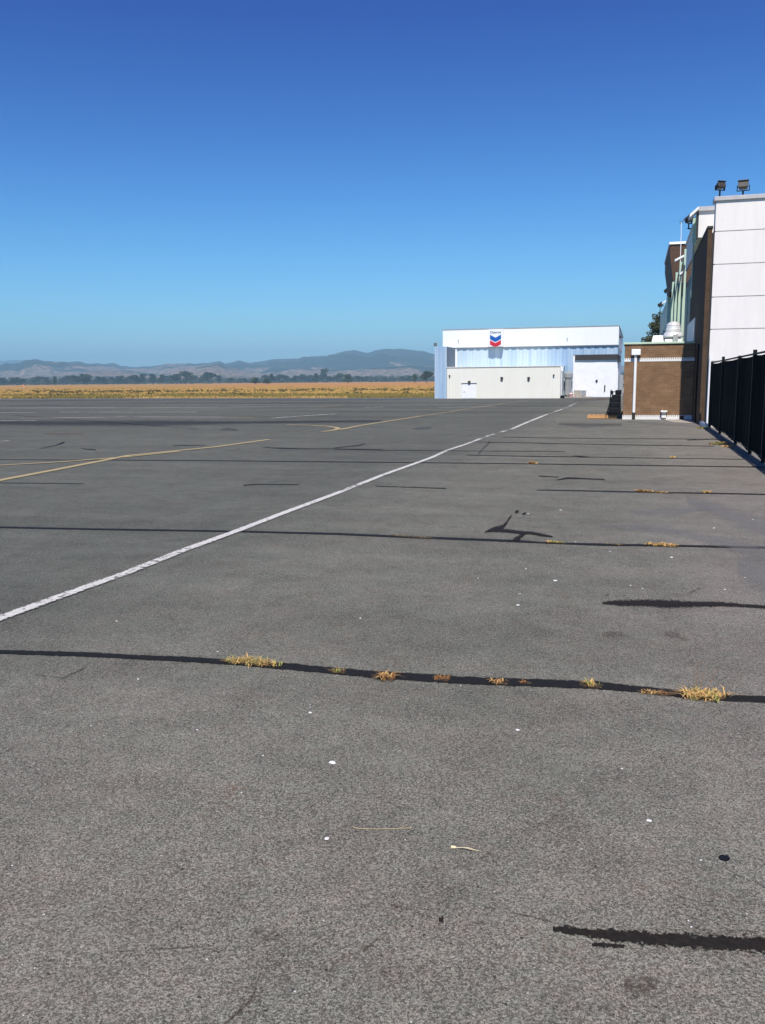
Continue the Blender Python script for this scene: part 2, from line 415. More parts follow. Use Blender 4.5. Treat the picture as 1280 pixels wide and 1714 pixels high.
smudge = strip_material('dark smudge', (.045, .045, .045), 2.0, soft=.45, amp=1.0, edge=.5, strength=.32)
dust = strip_material('pale dusty patch', (.24, .23, .215), 4.0, soft=.4, amp=1.0, edge=.5, strength=.38)
redsoil = strip_material('reddish soil patch', (.20, .12, .085), 1.5, soft=.35, amp=1.0, edge=.5, strength=.6)
rust_crack = strip_material('rusty crack', (.07, .035, .02), 26, soft=.25, amp=1.6, edge=.5, strength=.42, wear=.48, wear_scale=20)
rust_stain = strip_material('rusty stain', (.075, .045, .03), 30, soft=.5, amp=1.6, edge=.4, strength=.5, wear=.5, wear_scale=40)
white_paint = strip_material('white line paint', (.66, .63, .56), 40, edge=.60, wear=.44, soft=.10, amp=1.1)
white_worn = strip_material('worn white line paint', (.60, .57, .51), 12, edge=.64, wear=.455, wear_scale=5, soft=.12, amp=.6)
white_gap = strip_material('mostly worn white paint', (.60, .58, .53), 5, edge=.62, wear=.52, wear_scale=1.6, soft=.12, amp=.8)
yellow_paint = strip_material('yellow line paint', (.50, .39, .19), 14, edge=.62, wear=.36, wear_scale=7, soft=.14, amp=.5, strength=.9)
yellow_worn = strip_material('worn yellow line paint', (.48, .38, .19), 6, edge=.6, wear=.44, wear_scale=3, soft=.2, amp=.6, strength=.75)
def mark(name, mb, m): return mb.build(name, m, tarmac)
def seam(pts, m=None, z=.004, name='tar_seam'): return mark(name, strip_px(pts, z, thin=name in ('tar_seam', 'tar_patch')), m or tar)

seam([(-700,1074,6),(-350,1082,6),(-60,1090,6),(0,1092,6.5),(150,1096.5,7.5),(230,1101,7),(300,1104,8.5),(400,1110,9),(500,1118,11),(560,1124,10.5),(640,1131,12),(720,1136,12.5),(800,1141,12),(900,1144,12.5),(1000,1148,12.5),(1060,1154,10),(1100,1158,11),(1170,1166,11),(1230,1170,10),(1290,1172,11),(1420,1180,9)])
seam([(-700,868,2.2),(-350,875,2.4),(-60,882,2.4),(0,883,2.5),(150,886,2.7),(400,890,2.6),(560,894,3.1),(700,900,3.3),(860,906,3.9)])
seam([(860,906,3.9),(920,909.5,2.2),(1000,912,3.8),(1130,914,3.0),(1290,917.5,3.8)])
seam([(811,892,2),(825,887,7),(840,884,9),(847,877,6),(851,870,4)], tar_frayed, .0055, 'tar_patch')
seam([(850,871,4),(856,864,3.5)], tar_frayed, .0062, 'tar_patch')
seam([(862,858,4),(868,856,4)], tar_frayed, .0055, 'tar_patch')
seam([(874,861,3),(880,860,3)], tar_frayed, .0055, 'tar_patch')
seam([(820,889,3),(845,889,6),(870,892,5),(890,893,4.5),(905,896,4.5),(925,899,2)], tar_frayed, .0068, 'tar_patch')
seam([(858,906,4),(866,903,9),(873,897,7),(880,893,3)], tar_frayed, .008, 'tar_patch')
seam([(1008,1010,3),(1035,1010,9),(1080,1010,10),(1120,1012,13),(1160,1012,8),(1210,1012,7),(1240,1014,5),(1290,1017.5,5)], tar_frayed, .004, 'tar_patch')
seam([(925,1556,6),(950,1559,14),(965,1561,10),(985,1564,13),(1020,1567,19),(1080,1572,21),(1150,1577,22),(1200,1580,21),(1300,1584,25),(1420,1588,20),(1470,1590,6)], tar_frayed, .004, 'tar_patch')
seam([(990,1583,5),(1010,1583,7),(1045,1586,5)], tar_frayed, .004, 'tar_patch')
seam([(780,1512,2.5),(830,1523,3),(880,1534,3),(940,1549,3)], hair, .004, 'hairline_crack')
seam([(734,1541,9),(742,1541,9)], tar_frayed, .004, 'tar_patch')
seam([(780,1545,6),(845,1548,7)], hair, .004, 'hairline_crack')
seam([(1215,1455,2),(1245,1472,2.5),(1290,1490,3)], hair, .004, 'hairline_crack')
seam([(898,820.5,2.2),(980,822,2.8),(1070,824,3),(1160,825.5,3.2),(1290,828,3.2)], tar)
seam([(902,797,2.6),(935,799,2.2)], tar_frayed, .004, 'tar_patch')
seam([(932,804,2.5),(950,800.5,5),(975,801.5,3),(1012,803,2.5)], tar_frayed, .0055, 'tar_patch')
seam([(-500,765,1.8),(-20,769.5,1.8),(320,771,2),(640,774,2.2),(837,776,2.2),(1060,779,2.6),(1290,782.5,2.8)], tar_thin)
seam([(781,762,1.5),(880,764,2),(960,765,2)], tar_thin, .0055)
seam([(958,764,2),(970,764.5,4.5),(986,765.5,2)], tar_frayed, .0068, 'tar_patch')
seam([(980,765,1.6),(1060,766.5,1.8),(1245,769,1.8)], tar_thin, .004)
seam([(797,740,1.6),(1060,745,1.8),(1195,747,1.8)], tar_thin)
seam([(840,732,1.2),(1000,734.5,1.3),(1165,735,1.5)], tar_thin)
seam([(560,752,1.4),(640,754,1.4),(945,756,1.5)], tar_thin)
seam([(1150,737,2),(1195,735,2.5),(1212,738,2)], tar_thin, .0055)
seam([(628,814,2),(747,818,2.4)], tar_thin); seam([(407,812.5,3),(430,811,2),(500,811.5,2)], tar)
seam([(0,808.5,1.6),(140,810,1.8)], tar_thin)
seam([(440,748,1),(455,750,2),(470,750.5,3),(500,751.5,2),(560,751.5,1.2),(640,752.5,1)], tar_thin, .0055)
seam([(560,750,1.6),(600,746,2.4),(610,743,2.4)], tar_thin, .007)
seam([(68,751,1.4),(92,746,1.6),(103,742,4.5),(108,740,3)], tar_frayed, .004, 'tar_patch')
seam([(135,751,1.6),(160,753.5,2.6)], tar_frayed, .004, 'tar_patch')
seam([(288,746.5,1.4),(300,745.5,2),(345,746,1.2)], tar_thin, .004, 'tar_patch')
seam([(20,695,1.5),(330,718,1.5)], hair, .004, 'hairline_crack')
smudge2 = strip_material('dark tyre smudge', (.03, .03, .03), 2.0, soft=.45, amp=1.0, edge=.55, strength=.5)
seam([(-30,708,7),(120,709,8),(260,709,9),(400,707.5,4),(640,705,3)], smudge2, .0035, 'tyre_smudge')
seam([(-30,676,5),(100,676,5),(250,675,3)], smudge, .0035, 'tyre_smudge')
seam([(380,678.5,3),(500,677,5),(640,673,4)], smudge, .0035, 'tyre_smudge')
seam([(370,719,3),(385,718.5,5),(398,720,3)], smudge, .005, 'tyre_smudge')
seam([(690,718,2),(705,717.5,4),(722,716,3)], smudge, .0035, 'tyre_smudge')
seam([(800,760,6),(820,740,5)], smudge, .0035, 'tyre_smudge')
seam([(935,710,4),(985,712,7),(1040,711,4)], smudge, .0035, 'tyre_smudge')
seam([(1150,838,12),(1200,855,24),(1250,876,34),(1300,896,40)], dust, .003, 'dusty_patch')
seam([(1060,858,6),(1130,857,12),(1190,850,8)], dust, .0045, 'dusty_patch')
seam([(1005,880,5),(1100,886,14),(1180,902,14),(1290,930,30)], dust, .005, 'dusty_patch')
seam([(1235,950,40),(1300,990,90)], dust, .0035, 'dusty_patch')
seam([(-30,668.8,3.4),(300,667.8,3.6),(640,667.6,3),(715,666.8,2.5)], dust, .0035, 'dusty_patch')
for q in ([(1008,1064,8),(1030,1063,16),(1052,1065,8)], [(1112,1062,10),(1134,1066,16),(1150,1071,8)], [(1045,1650,30),(1075,1655,40),(1100,1650,20)], [(415,1562,20),(455,1568,30),(480,1566,16)]): seam(q, rust_stain, .003, 'rust_stain')
seam([(960,670,1.6),(1000,668.5,2.6),(1022,668,2.4)], redsoil, .0035, 'soil_patch')
seam([(75,726.5,1.6),(140,726.3,1.8)], redsoil, .0035, 'soil_patch')
seam([(1050,706,2.5),(1100,709,5),(1150,712,4),(1180,714,6)], dust, .0035, 'dusty_patch')
seam([(16,1624,3),(58,1614,3),(95,1607,3),(130,1608,3),(180,1596,3),(235,1592,2.5),(290,1589,3),(325,1586,2.5),(352,1590,3),(365,1596,3),(380,1588,2)], hair, .004, 'hairline_crack')
seam([(375,1716,7),(395,1700,7),(414,1682,9),(428,1660,10),(430,1645,8),(436,1632,6)], rust_crack, .004, 'hairline_crack')
seam([(594,1578,5),(608,1590,9),(622,1582,7),(640,1566,5),(648,1560,4)], rust_crack, .004, 'hairline_crack')
seam([(630,1512,4),(660,1518,5),(690,1524,4)], rust_crack, .004, 'hairline_crack')
seam([(625,1625,12),(640,1630,18),(655,1625,10)], rust_stain, .004, 'rust_stain')
seam([(66,1638,3),(100,1648,3)], hair, .004, 'hairline_crack')
seam([(0,1263,2),(30,1250,3),(58,1240,4)], hair, .004, 'hairline_crack')
seam([(55,1130,3),(105,1136,3),(130,1125,4),(160,1108,3)], hair, .004, 'hairline_crack')
seam([(1150,995,4),(1165,989,5),(1174,984,4)], hair, .0055, 'hairline_crack')
seam([(990,999,3),(1018,997,4)], hair, .004, 'hairline_crack')

wl = [(-900,1375),(-400,1187),(-60,1059),(0,1036.5),(100,1000),(210,961),(300,925),(400,888.5),(480,857.5),(560,828),(640,796),(722,766.6),(748,754.5),(781,743.6),(804,734.8)]
mark('white_line', strip_w(wl, .10, .010), white_paint)
mark('white_line', strip_w([(804,734.8),(827,727),(856.5,718.4)], .12, .010), white_gap)
mark('white_line', strip_w([(856.5,718.4),(885,706),(915.6,693.8)], .13, .010), white_paint)
mark('white_line', strip_w([(915.6,693.8),(945,683.6),(968,673)], .13, .010), white_gap)
mark('yellow_line', strip_w([(-600,930),(-40,813),(0,804.5),(100,785.5),(215,763),(360,748.5),(450,736)], .16, .010), yellow_paint)
mark('yellow_line', strip_w([(568,719.5),(600,713),(640,706.5),(702,697)], .16, .010), yellow_paint)
mark('yellow_line', strip_w([(702,697),(753,689.5),(784,684),(847,675),(883,671)], .15, .010), yellow_worn)
mark('yellow_line', strip_w([(-500,812),(-40,782),(0,779.5),(100,774),(215,765),(300,756)], .12, .0115), yellow_paint)
mark('yellow_line', strip_w([(540,723),(556,721),(566,718.5),(563,716),(548,713.8),(520,712.3),(480,711.5)], .17, .013), yellow_paint)
for a in ([(30,701),(210,698),(390,698.7)], [(250,682),(530,681)], [(610,682),(640,681.5)], [(0,738.5),(14,738.3)], [(455,700),(560,693)], [(100,690),(330,690)], [(0,683.5),(190,683)], [(380,680),(542,680)], [(730,682),(830,681)], [(0,691),(60,691)], [(60,674),(300,673)], [(-30,705),(60,704)]):
    mark('faded_line', strip_w(a, .22, .010), white_worn)
for a in ([(390,698.7),(425,698.9)], [(530,681),(575,678)]): mark('faded_line', strip_w(a, .2, .010), yellow_paint)
# small drilled hole
p = ground(1212, 1438); mb = MB(); mb.lathe((p.x, p.y, .004), [(.0155, 0), (.017, .0015), (.0135, .0012)], 20)
mark('drilled_hole', mb, M['black_plastic'])

# ---------------------------------------------------------------- hills
def interp(tab, x):
    if x <= tab[0][0]: return tab[0][1]
    for a, b in zip(tab, tab[1:]):
        if x <= b[0]: t = (x - a[0]) / (b[0] - a[0]); return a[1] + (b[1] - a[1]) * t
    return tab[-1][1]
def hill(name, ridge, r_mid, r_in, r_out, jag, seed, foot=0):
    # silhouette as (azimuth, slope), azimuth clockwise from +Y
    tab = []
    for x, y in ridge:
        d = ray(x, y); tab.append((math.atan2(d.x, d.y), d.z / math.hypot(d.x, d.y)))
    a0, a1 = tab[0][0], tab[-1][0]; NA, NR = 560, 44
    v = []; f = []
    for i in range(NA + 1):
        a = a0 + (a1 - a0) * i / NA; s = interp(tab, a)
        rm = r_mid * (1 + .10 * noise.noise(Vector((a * 9, seed, 0))))
        H = s * rm + CAMH + 1.19 + jag * noise.fractal(Vector((a * 120, seed, 3)), .8, 2, 4)
        edge = min(1, i / 12, (NA - i) / 12)
        for j in range(NR + 1):
            t = j / NR; r = r_in + (r_out - r_in) * t
            q = (r - r_in) / (rm - r_in) if r < rm else (r_out - r) / (r_out - rm)
            sh = max(0, q) ** 1.25
            x, y = r * math.sin(a), r * math.cos(a)
            rel = noise.fractal(Vector((x / 420, y / 420, seed)), .9, 2.1, 5) * .42 * H * (4 * sh * (1 - sh))
            z = max(0, (H * sh + rel)) * edge - 1.3
            if r > rm - 60 and r < rm + 60: z = min(z, H - 1.19)
            v.append((x, y, z))
    for i in range(NA):
        for j in range(NR):
            k = i * (NR + 1) + j; f.append((k, k + 1, k + NR + 2, k + NR + 1))
    me = bpy.data.meshes.new(name); me.from_pydata(v, [], f); me.materials.append(HM)
    me.polygons.foreach_set('use_smooth', [True] * len(f)); me.update()
    o = bpy.data.objects.new(name, me); sc.collection.objects.link(o); tag(o, None, None, kind='structure'); return o
HM = hill_material()
hill('hills', [(-900,622),(-600,612),(-300,618),(-120,606),(0,613),(31,611),(44,603),(62,601),(91,604),(103,607),(125,604),(147,607),(187,608),(216,614),(250,613),(281,609),(312,609),(344,607),(366,604),(378,608),(402,604),(417,607),(458,601),(499,598),(530,596.5),(555,593),(580,587.5),(599,586.5),(611,590.6),(630,586.5),(652,583.4),(671,582.5),(692,585.6),(711,588.7),(727,592),(800,600),(900,606),(1037,612),(1200,610),(1500,606),(1900,615),(2400,622)], 4300, 2300, 6200, 5, 1.7)
hill('foothills', [(-900,632),(-500,628),(-200,630),(0,631),(120,627),(150,622),(190,619),(235,622),(260,626),(300,618),(345,611),(366,609),(385,615),(430,625),(520,624),(600,618),(660,613),(700,612),(740,616),(900,622),(1037,624),(1300,620),(1700,626),(2200,630)], 2700, 1900, 3400, 3, 4.2)
hill('distant_ridge', [(-900,606),(-400,600),(-100,603),(0,602.5),(60,602),(140,612),(300,622),(600,628)], 7600, 6600, 8600, 3, 8.1)

# ---------------------------------------------------------------- trees
def leaves(mb, c, rad, n, size, rnd, mi=0):
    for _ in range(n):
        while True:
            p = Vector((rnd.uniform(-1, 1), rnd.uniform(-1, 1), rnd.uniform(-1, 1)))
            if .25 < p.length < 1: break
        p = Vector((c[0] + p.x * rad[0], c[1] + p.y * rad[1], c[2] + p.z * rad[2]))
        a = Vector((rnd.gauss(0, 1), rnd.gauss(0, 1), rnd.gauss(0, 1))).normalized(); b = a.orthogonal().normalized()
        c2 = a.cross(b); s = size * rnd.uniform(.5, 1.3)
        mb.face([p + b * s, p + c2 * s * .6, p - b * s * .8, p - c2 * s * .6], mi)
def make_tree(h, wd, nl, seed, mat, leaf, blobs=9):
    rnd = random.Random(seed); root = empty('tree', (0, 0, 0))
    t = MB(); t.tube((0, 0, -.3), (0, 0, h * .35), h * .03, h * .02, 7); t.tube((0, 0, h * .35), (wd * .05, 0, h * .75), h * .02, h * .008, 6)
    for k in range(5):
        a = rnd.uniform(0, 6.28); t.tube((0, 0, h * rnd.uniform(.2, .45)), (math.cos(a) * wd * .33, math.sin(a) * wd * .33, h * rnd.uniform(.5, .75)), h * .012, h * .004, 5)
    t.build('trunk', M['bark'], root)
    c = MB()
    for k in range(blobs):
        a = rnd.uniform(0, 6.28); rr = rnd.uniform(0, .30) * wd; z = rnd.uniform(.28, .82) * h
        s = (1.1 - abs(z / h - .5)) * rnd.uniform(.7, 1.1)
        leaves(c, (math.cos(a) * rr, math.sin(a) * rr, z), (wd * .26 * s, wd * .26 * s, h * .2 * s), nl // blobs, leaf, rnd)
    c.build('crown', mat, root); return root
protos = [make_tree(10, 9, 700, 11, M['leaf_dark'], .65), make_tree(10, 13, 800, 12, M['leaf_dark'], .7), make_tree(10, 6, 600, 13, M['leaf_mid'], .6), make_tree(10, 11, 800, 14, M['leaf_mid'], .7)]
used = [False] * 4
def put_tree(k, px, ytop, dist, label, group, wide=1.0):
    o = copy_tree(protos[k]) if used[k] else protos[k]; used[k] = True
    d = ray(px, 640); u = Vector((d.x, d.y, 0)).normalized(); p = u * dist
    dt = ray(px, ytop); zt = CAMH + dt.z / math.hypot(dt.x, dt.y) * dist
    H = (zt + 1.15) / 10 * 1.06
    o.location = (p.x, p.y, -1.19); o.scale = (H * wide, H * wide, H); o.rotation_euler.z = random.uniform(0, 6.28)
    tag(o, label, 'tree', group); return o
G = 'hazy trees along the far edge of the field'
gl = 'small hazy dark tree in the line beyond the dry field'
put_tree(1, 714, 620.5, 700, 'round dark green tree right beside the blue hangar column', None, 1.0)
put_tree(2, 694, 624.5, 760, 'mid green bushy tree just left of the round tree by the hangar', None, 1.1)
put_tree(3, 582, 625, 900, 'bright green rounded tree at the far field edge left of the hangar', None, 1.2)
put_tree(0, 541, 617, 1300, 'tall bluish tree rising above the middle of the far tree line', None, .9)
put_tree(1, 311, 620.5, 1200, 'broad dark tree cluster rising under the tan hillside at left centre', None, 1.1)
put_tree(1, 348, 622.5, 1200, 'second broad dark tree, right of the one under the tan hillside', None, 1.3)
put_tree(2, 92, 628, 1000, 'upright dark tree alone at the left end of the field edge', None, .9)
for px, yt in ((-20,632),(8,632),(22,631.5),(38,633),(66,629.5),(78,631),(112,628.5),(122,627.5),(140,627),(147,626),(163,630),(172,630.5),(188,630.5),(200,629),(213,632),(228,627.5),(240,625.5),(254,626),(268,627),(280,628.5),(296,625.5),(327,628),(367,628),(388,632),(403,633),(412,632.5),(444,627),(455,625.5),(468,626),(480,627.5),(492,628.5),(505,626),(517,627.5),(530,625),(553,629),(565,624.5),(601,629),(612,630),(628,632),(645,633),(660,633),(676,630),(684,629),(728,629)):
    put_tree(random.choice((0, 1, 1, 0)), px + random.uniform(-3, 3), yt, random.uniform(1150, 1500), gl, G, random.uniform(1.0, 1.7))
put_tree(3, 427, 631, 800, 'low round green tree near the middle of the field edge', None, 1.4)
put_tree(3, 446, 633, 780, 'lowest green shrubby tree at the middle of the field edge', None, 1.8)
# continuous low woodland behind them
mb = MB(); rnd = random.Random(3)
for i in range(900):
    px = rnd.uniform(-260, 760); d = ray(px, 640); u = Vector((d.x, d.y, 0)).normalized() * rnd.uniform(1400, 1850); s = rnd.uniform(4, 9)
    leaves(mb, (u.x, u.y, s * .5), (s * 1.9, s * 1.6, s * .8), 26, 1.9, rnd, 0)
for i in range(160):
    px = rnd.uniform(1000, 1500); d = ray(px, 640); u = Vector((d.x, d.y, 0)).normalized() * rnd.uniform(900, 1400); s = rnd.uniform(4, 10)
    leaves(mb, (u.x, u.y, s * .5), (s * 1.9, s * 1.6, s * .8), 26, 1.9, rnd, 0)
tag(mb.build('woodland', M['leaf_dark']), 'low hazy woodland behind the far edge of the field', 'woodland', kind='stuff')

# grass standing in the field
mb = MB(); rnd = random.Random(5)
def tri_tuft(x, y, h, wd, mi):
    for k in range(3):
        a = rnd.uniform(0, 3.14); dx, dy = math.cos(a) * wd, math.sin(a) * wd
        mb.face([(x - dx, y - dy, -1.19), (x + dx, y + dy, -1.19), (x + dx * .5 + rnd.uniform(-.1, .1), y + dy * .5, -1.19 + h * rnd.uniform(.7, 1)), (x - dx * .6, y - dy * .6, -1.19 + h)], mi)
for i in range(15000):
    px = rnd.uniform(-40, 760); d = ray(px, 650); u = Vector((d.x, d.y, 0)).normalized()
    y = 128.8 + 260 * rnd.random() ** 1.8; p = u * (y / u.y)
    if p.x > -29: continue
    nz = noise.noise(Vector((p.x * .03, y * .06, 0)))
    if y < 175: mi = 1 if nz > -.15 else 0
    else: mi = 0 if rnd.random() < .8 else 1
    tri_tuft(p.x, y, rnd.uniform(.12, .42), rnd.uniform(.1, .35), mi)
for i in range(260):
    px = rnd.uniform(-40, 740); d = ray(px, 650); u = Vector((d.x, d.y, 0)).normalized()
    y = rnd.gauss(212, 26); p = u * (y / u.y)
    if noise.noise(Vector((p.x * .02, y * .03, 4))) < -.1: continue
    for k in range(5): tri_tuft(p.x + rnd.gauss(0, .8), y + rnd.gauss(0, .5), rnd.uniform(.25, .6), rnd.uniform(.3, .6), 2)
tag(mb.build('field_grass', [M['field_dry'], M['field_green'], M['field_weed']]), 'dry standing grass and weeds along the tarmac edge', 'grass', kind='stuff')

# windsock / marker far left
p = ground(40, 651); p = Vector((p.x, p.y, -1.19))
t = thing('windsock', p, 'faded orange windsock drooping over the dry field at far left', 'windsock')
MB().tube(p, p + Vector((0, 0, 1.6)), .06, .05, 8).build('pole', M['white_metal'], t)
mb = MB(); q = p + Vector((0, 0, 1.55)); pts = [q + Vector((-1.0, 0, 0.02)), q + Vector((-.5, 0, .1)), q + Vector((.05, 0, 0)), q + Vector((.38, 0, -.5)), q + Vector((.5, 0, -1.0))]
for (a, b), (r0, r1) in zip(zip(pts, pts[1:]), ((.34, .32), (.32, .26), (.26, .2), (.2, .15))): mb.tube(a, b, r0, r1, 12)
mb.build('sock', M['orange'], t, smooth=True)

# ---------------------------------------------------------------- hangar
GZ = -1.12
H0 = Vector((-15, 122, GZ))
hg = thing('hangar', H0, 'large white and pale blue hangar with a cream lean-to across the tarmac', 'hangar')
def part(name, mb, m, par, bevel=0, **k): return mb.build(name, m, par, bevel, **k)
Y1, Y2, YB = 122.0, 128.0, 166.0
# body shell behind the sheets
mb = MB(); mb.box(-27.3, -2.75, Y2 + .25, YB, GZ, 6.2); hbody = part('side_wall', mb, M['hangar_white'], hg)
# corrugated front wall
def corrugated(x0, x1, y, z0, z1, per=1.04, dep=.09, mi=0):
    mb = MB(); x = x0; prof = []
    while x < x1:
        for fx, fy in ((0, 0), (.30, 0), (.42, -dep), (.78, -dep), (.90, 0)): prof.append((min(x + fx * per, x1), y + fy))
        x += per
    prof.append((x1, y))
    for a, b in zip(prof, prof[1:]):
        if b[0] - a[0] > 1e-6: mb.face([(a[0], a[1], z0), (b[0], b[1], z0), (b[0], b[1], z1), (a[0], a[1], z1)], mi)
    return mb
part('front_wall', corrugated(-25.6, -8.75, Y2 + .16, GZ, 6.15), M['blue'], hg)
mb = corrugated(-8.75, -2.62, Y2 + .16, 4.86, 6.1); part('front_wall', mb, M['blue'], hg)
mb = MB(); mb.box(-25.95, -25.55, Y2 - .06, Y2 + .3, 3.2, 6.1); part('corner_trim', mb, M['white_metal'], hg)
# column on the left, standing forward
mb = corrugated(-27.54, -25.76, Y1 + .10, GZ, 6.12, per=.89, dep=.08)
mb.box(-27.54, -25.80, Y1 + .12, Y2 + .2, GZ, 6.14); part('column', mb, M['blue'], hg)
mb = MB(); mb.box(-25.797, -25.74, Y1 + .10, Y2 + .15, GZ, 6.13); part('column_side', mb, plain('dark grey blue sheet', (.17, .22, .27), .7, .15, 1.5), hg)  # right side face of the column in a darker grey blue
# upper band
mb = MB(); mb.box(-27.6, -2.55, Y2 - .22, Y2 + .6, 6.16, 8.72); mb.box(-27.3, -2.62, Y2 + .6, YB, 6.16, 8.72); part('fascia', mb, M['hangar_white'], hg)
mb = MB(); mb.box(-27.66, -2.49, Y2 - .28, YB + .1, 8.72, 8.82); part('roof', mb, M['grey_metal'], hg)
mb = MB(); mb.box(-27.2, -2.6, Y2 - .16, Y2 + .1, 6.06, 6.156); part('drip_flashing', mb, M['grey_metal'], hg)
# big door and its dark header
mb = MB()
for i in range(4):
    x0 = -8.70 + i * 1.53; mb.box(x0, x0 + 1.528, Y2 - .25 + .02 * (i % 2), Y2 + .1, GZ + .03, 4.12)
door = part('hangar_door', mb, M['white_metal'], hg)
mb = MB(); mb.box(-8.45, -2.45, Y2 - .55, Y2 + .12, 4.12, 4.85); mb.box(-2.62, -2.35, Y2 - .55, Y2 + 9, 3.9, 4.7); part('door_track', mb, M['dark_trim'], hg, .03)
mb = MB(); c = atY(998.5, 637.5, Y2 - .25); mb.box(c.x - .14, c.x + .14, Y2 - .42, Y2 - .252, c.z - .14, c.z + .14); mb.build('window', M['black_metal'], door, .03)
mb = MB(); c = atY(1012, 650, Y2 - .25); mb.box(c.x - .08, c.x + .08, Y2 - .36, Y2 - .252, c.z - .45, c.z + .45); mb.build('handle', M['black_metal'], door, .03)
# side face panels and the grey box
mb = MB(); mb.box(-2.75, -2.5, Y2 + .3, YB - 12, GZ, 3.86); part('side_panel', mb, M['white_metal'], hg)
mb = MB(); mb.box(-2.48, -1.9, Y2 + 9, Y2 + 13, GZ, 2.0); part('electrical_cabinet', mb, M['grey_metal'], hg, .04)
mb = MB(); mb.box(-2.5, -2.2, Y2 + 1.0, Y2 + 1.4, 7.1, 7.5); part('side_lamp', mb, M['bronze'], hg, .03)
# lean-to
lt = MB(); lt.prism([(-25.74, GZ), (-9.95, GZ), (-9.95, 3.12), (-25.74, 3.18)], Y1, Y2 + .1); lean = part('lean_to', lt, M['hangar_cream'], hg)
mb = MB(); mb.box(-25.8, -9.85, Y1 - .1, Y2 + .05, 3.185, 3.29); mb.build('roof', M['cream'], lean)
mb = MB(); mb.box(-23.55, -21.55, Y1 - .06, Y1 + .02, GZ + .02, .98); dd = mb.build('door', M['white_metal'], lean, .01)
mb = MB(); mb.box(-23.63, -21.47, Y1 - .16, Y1 + .02, .985, 1.07); mb.build('door_header', M['grey_metal'], dd)
mb = MB(); mb.box(-23.3, -23.15, Y1 - .12, Y1 - .061, -.25, -.15); mb.build('handle', M['grey_metal'], dd)
def wall_lamp(c, s=.16):
    mb = MB(); mb.prism([(c.x - s, c.z + s), (c.x + s, c.z + s), (c.x + s, c.z - s * .6), (c.x - s, c.z - s * .6)], Y1 - .3, Y1 + .0)
    mb.box(c.x - s * .7, c.x + s * .7, Y1 - .26, Y1 - .003, c.z - s * 1.4, c.z - s * .601); return mb.build('wall_lamp', M['bronze'], lean, .01)
for px, py in ((785, 639.5), (839.5, 633), (884.5, 633)): wall_lamp(atY(px, py, Y1 - .2), .17)
for px, py in ((752, 629), (926.5, 628)): wall_lamp(atY(px, py, Y1 - .2), .10)
mb = MB(); c = atY(752, 632, Y1); mb.tube((c.x, Y1 - .08, GZ), (c.x, Y1 - .08, c.z), .05, n=8); mb.build('conduit', M['cream'], lean)
mb = MB(); mb.tube((-9.8, Y1 - .1, GZ + .1), (-9.8, Y1 - .1, 2.6), .07, n=8); mb.prism([(-9.95, 3.18), (-9.55, 3.18), (-9.6, 2.5), (-9.9, 2.5)], Y1 - .25, Y1 + .15); mb.build('downspout', M['white_metal'], lean)
for px, py in ((767, 571), (949, 568)):
    c = atY(px, py, Y2 - .3); mb = MB(); mb.tube((c.x, Y2 - .3, c.z - .22), (c.x, Y2 - .3, c.z + .25), .05, n=8); mb.box(c.x - .06, c.x + .06, Y2 - .3, Y2 - .221, c.z - .1, c.z + .02); part('fascia_lamp', mb, M['grey_metal'], hg)
# sign on the band
SX = -19.72
sg = thing('company_sign', (SX, Y2 - .3, 6.3), 'square white hangar sign with a blue chevron above a red chevron', 'sign')
YS = Y2 - .75
mb = MB(); mb.box(SX - 1.08, SX + 1.08, YS, Y2 - .222, 6.16, 8.6); mb.build('cabinet', M['sign_white'], sg, .03)
mb = MB(); mb.box(SX - 1.03, SX + 1.03, YS - .5, YS - .0, 6.165, 6.2); mb.build('ledge', M['grey_metal'], sg)
def chevron(zt, m, name):
    mb = MB(); hw, th, dr = .80, .62, .42
    for poly in ([(-hw, zt), (0, zt - dr), (0, zt - dr - th), (-hw, zt - th)], [(0, zt - dr), (hw, zt), (hw, zt - th), (0, zt - dr - th)]):
        mb.prism([(SX + x, z) for x, z in poly][::-1], YS - .03, YS - .003)
    mb.build(name, m, sg)
chevron(7.88, M['sign_blue'], 'blue_chevron'); chevron(7.12, M['sign_red'], 'red_chevron')
def text(s, size, loc, m, parent, name, ext=.01):
    cu = bpy.data.curves.new(name, 'FONT'); cu.body = s; cu.size = size; cu.align_x = 'CENTER'; cu.align_y = 'CENTER'; cu.extrude = ext; cu.offset = size * .015
    o = bpy.data.objects.new(name, cu); sc.collection.objects.link(o)
    bpy.context.view_layer.update()
    me = bpy.data.meshes.new_from_object(o.evaluated_get(bpy.context.evaluated_depsgraph_get())); bpy.data.objects.remove(o)
    me.materials.clear(); me.materials.append(m)
    me.transform(Matrix.Translation(loc) @ Matrix.Rotation(math.pi / 2, 4, 'X'))
    o = bpy.data.objects.new(name, me); sc.collection.objects.link(o); o.parent = parent; o.location = -origin(parent); return o
text('Chevron', .46, (SX, YS - .02, 8.2), M['sign_grey'], sg, 'lettering')

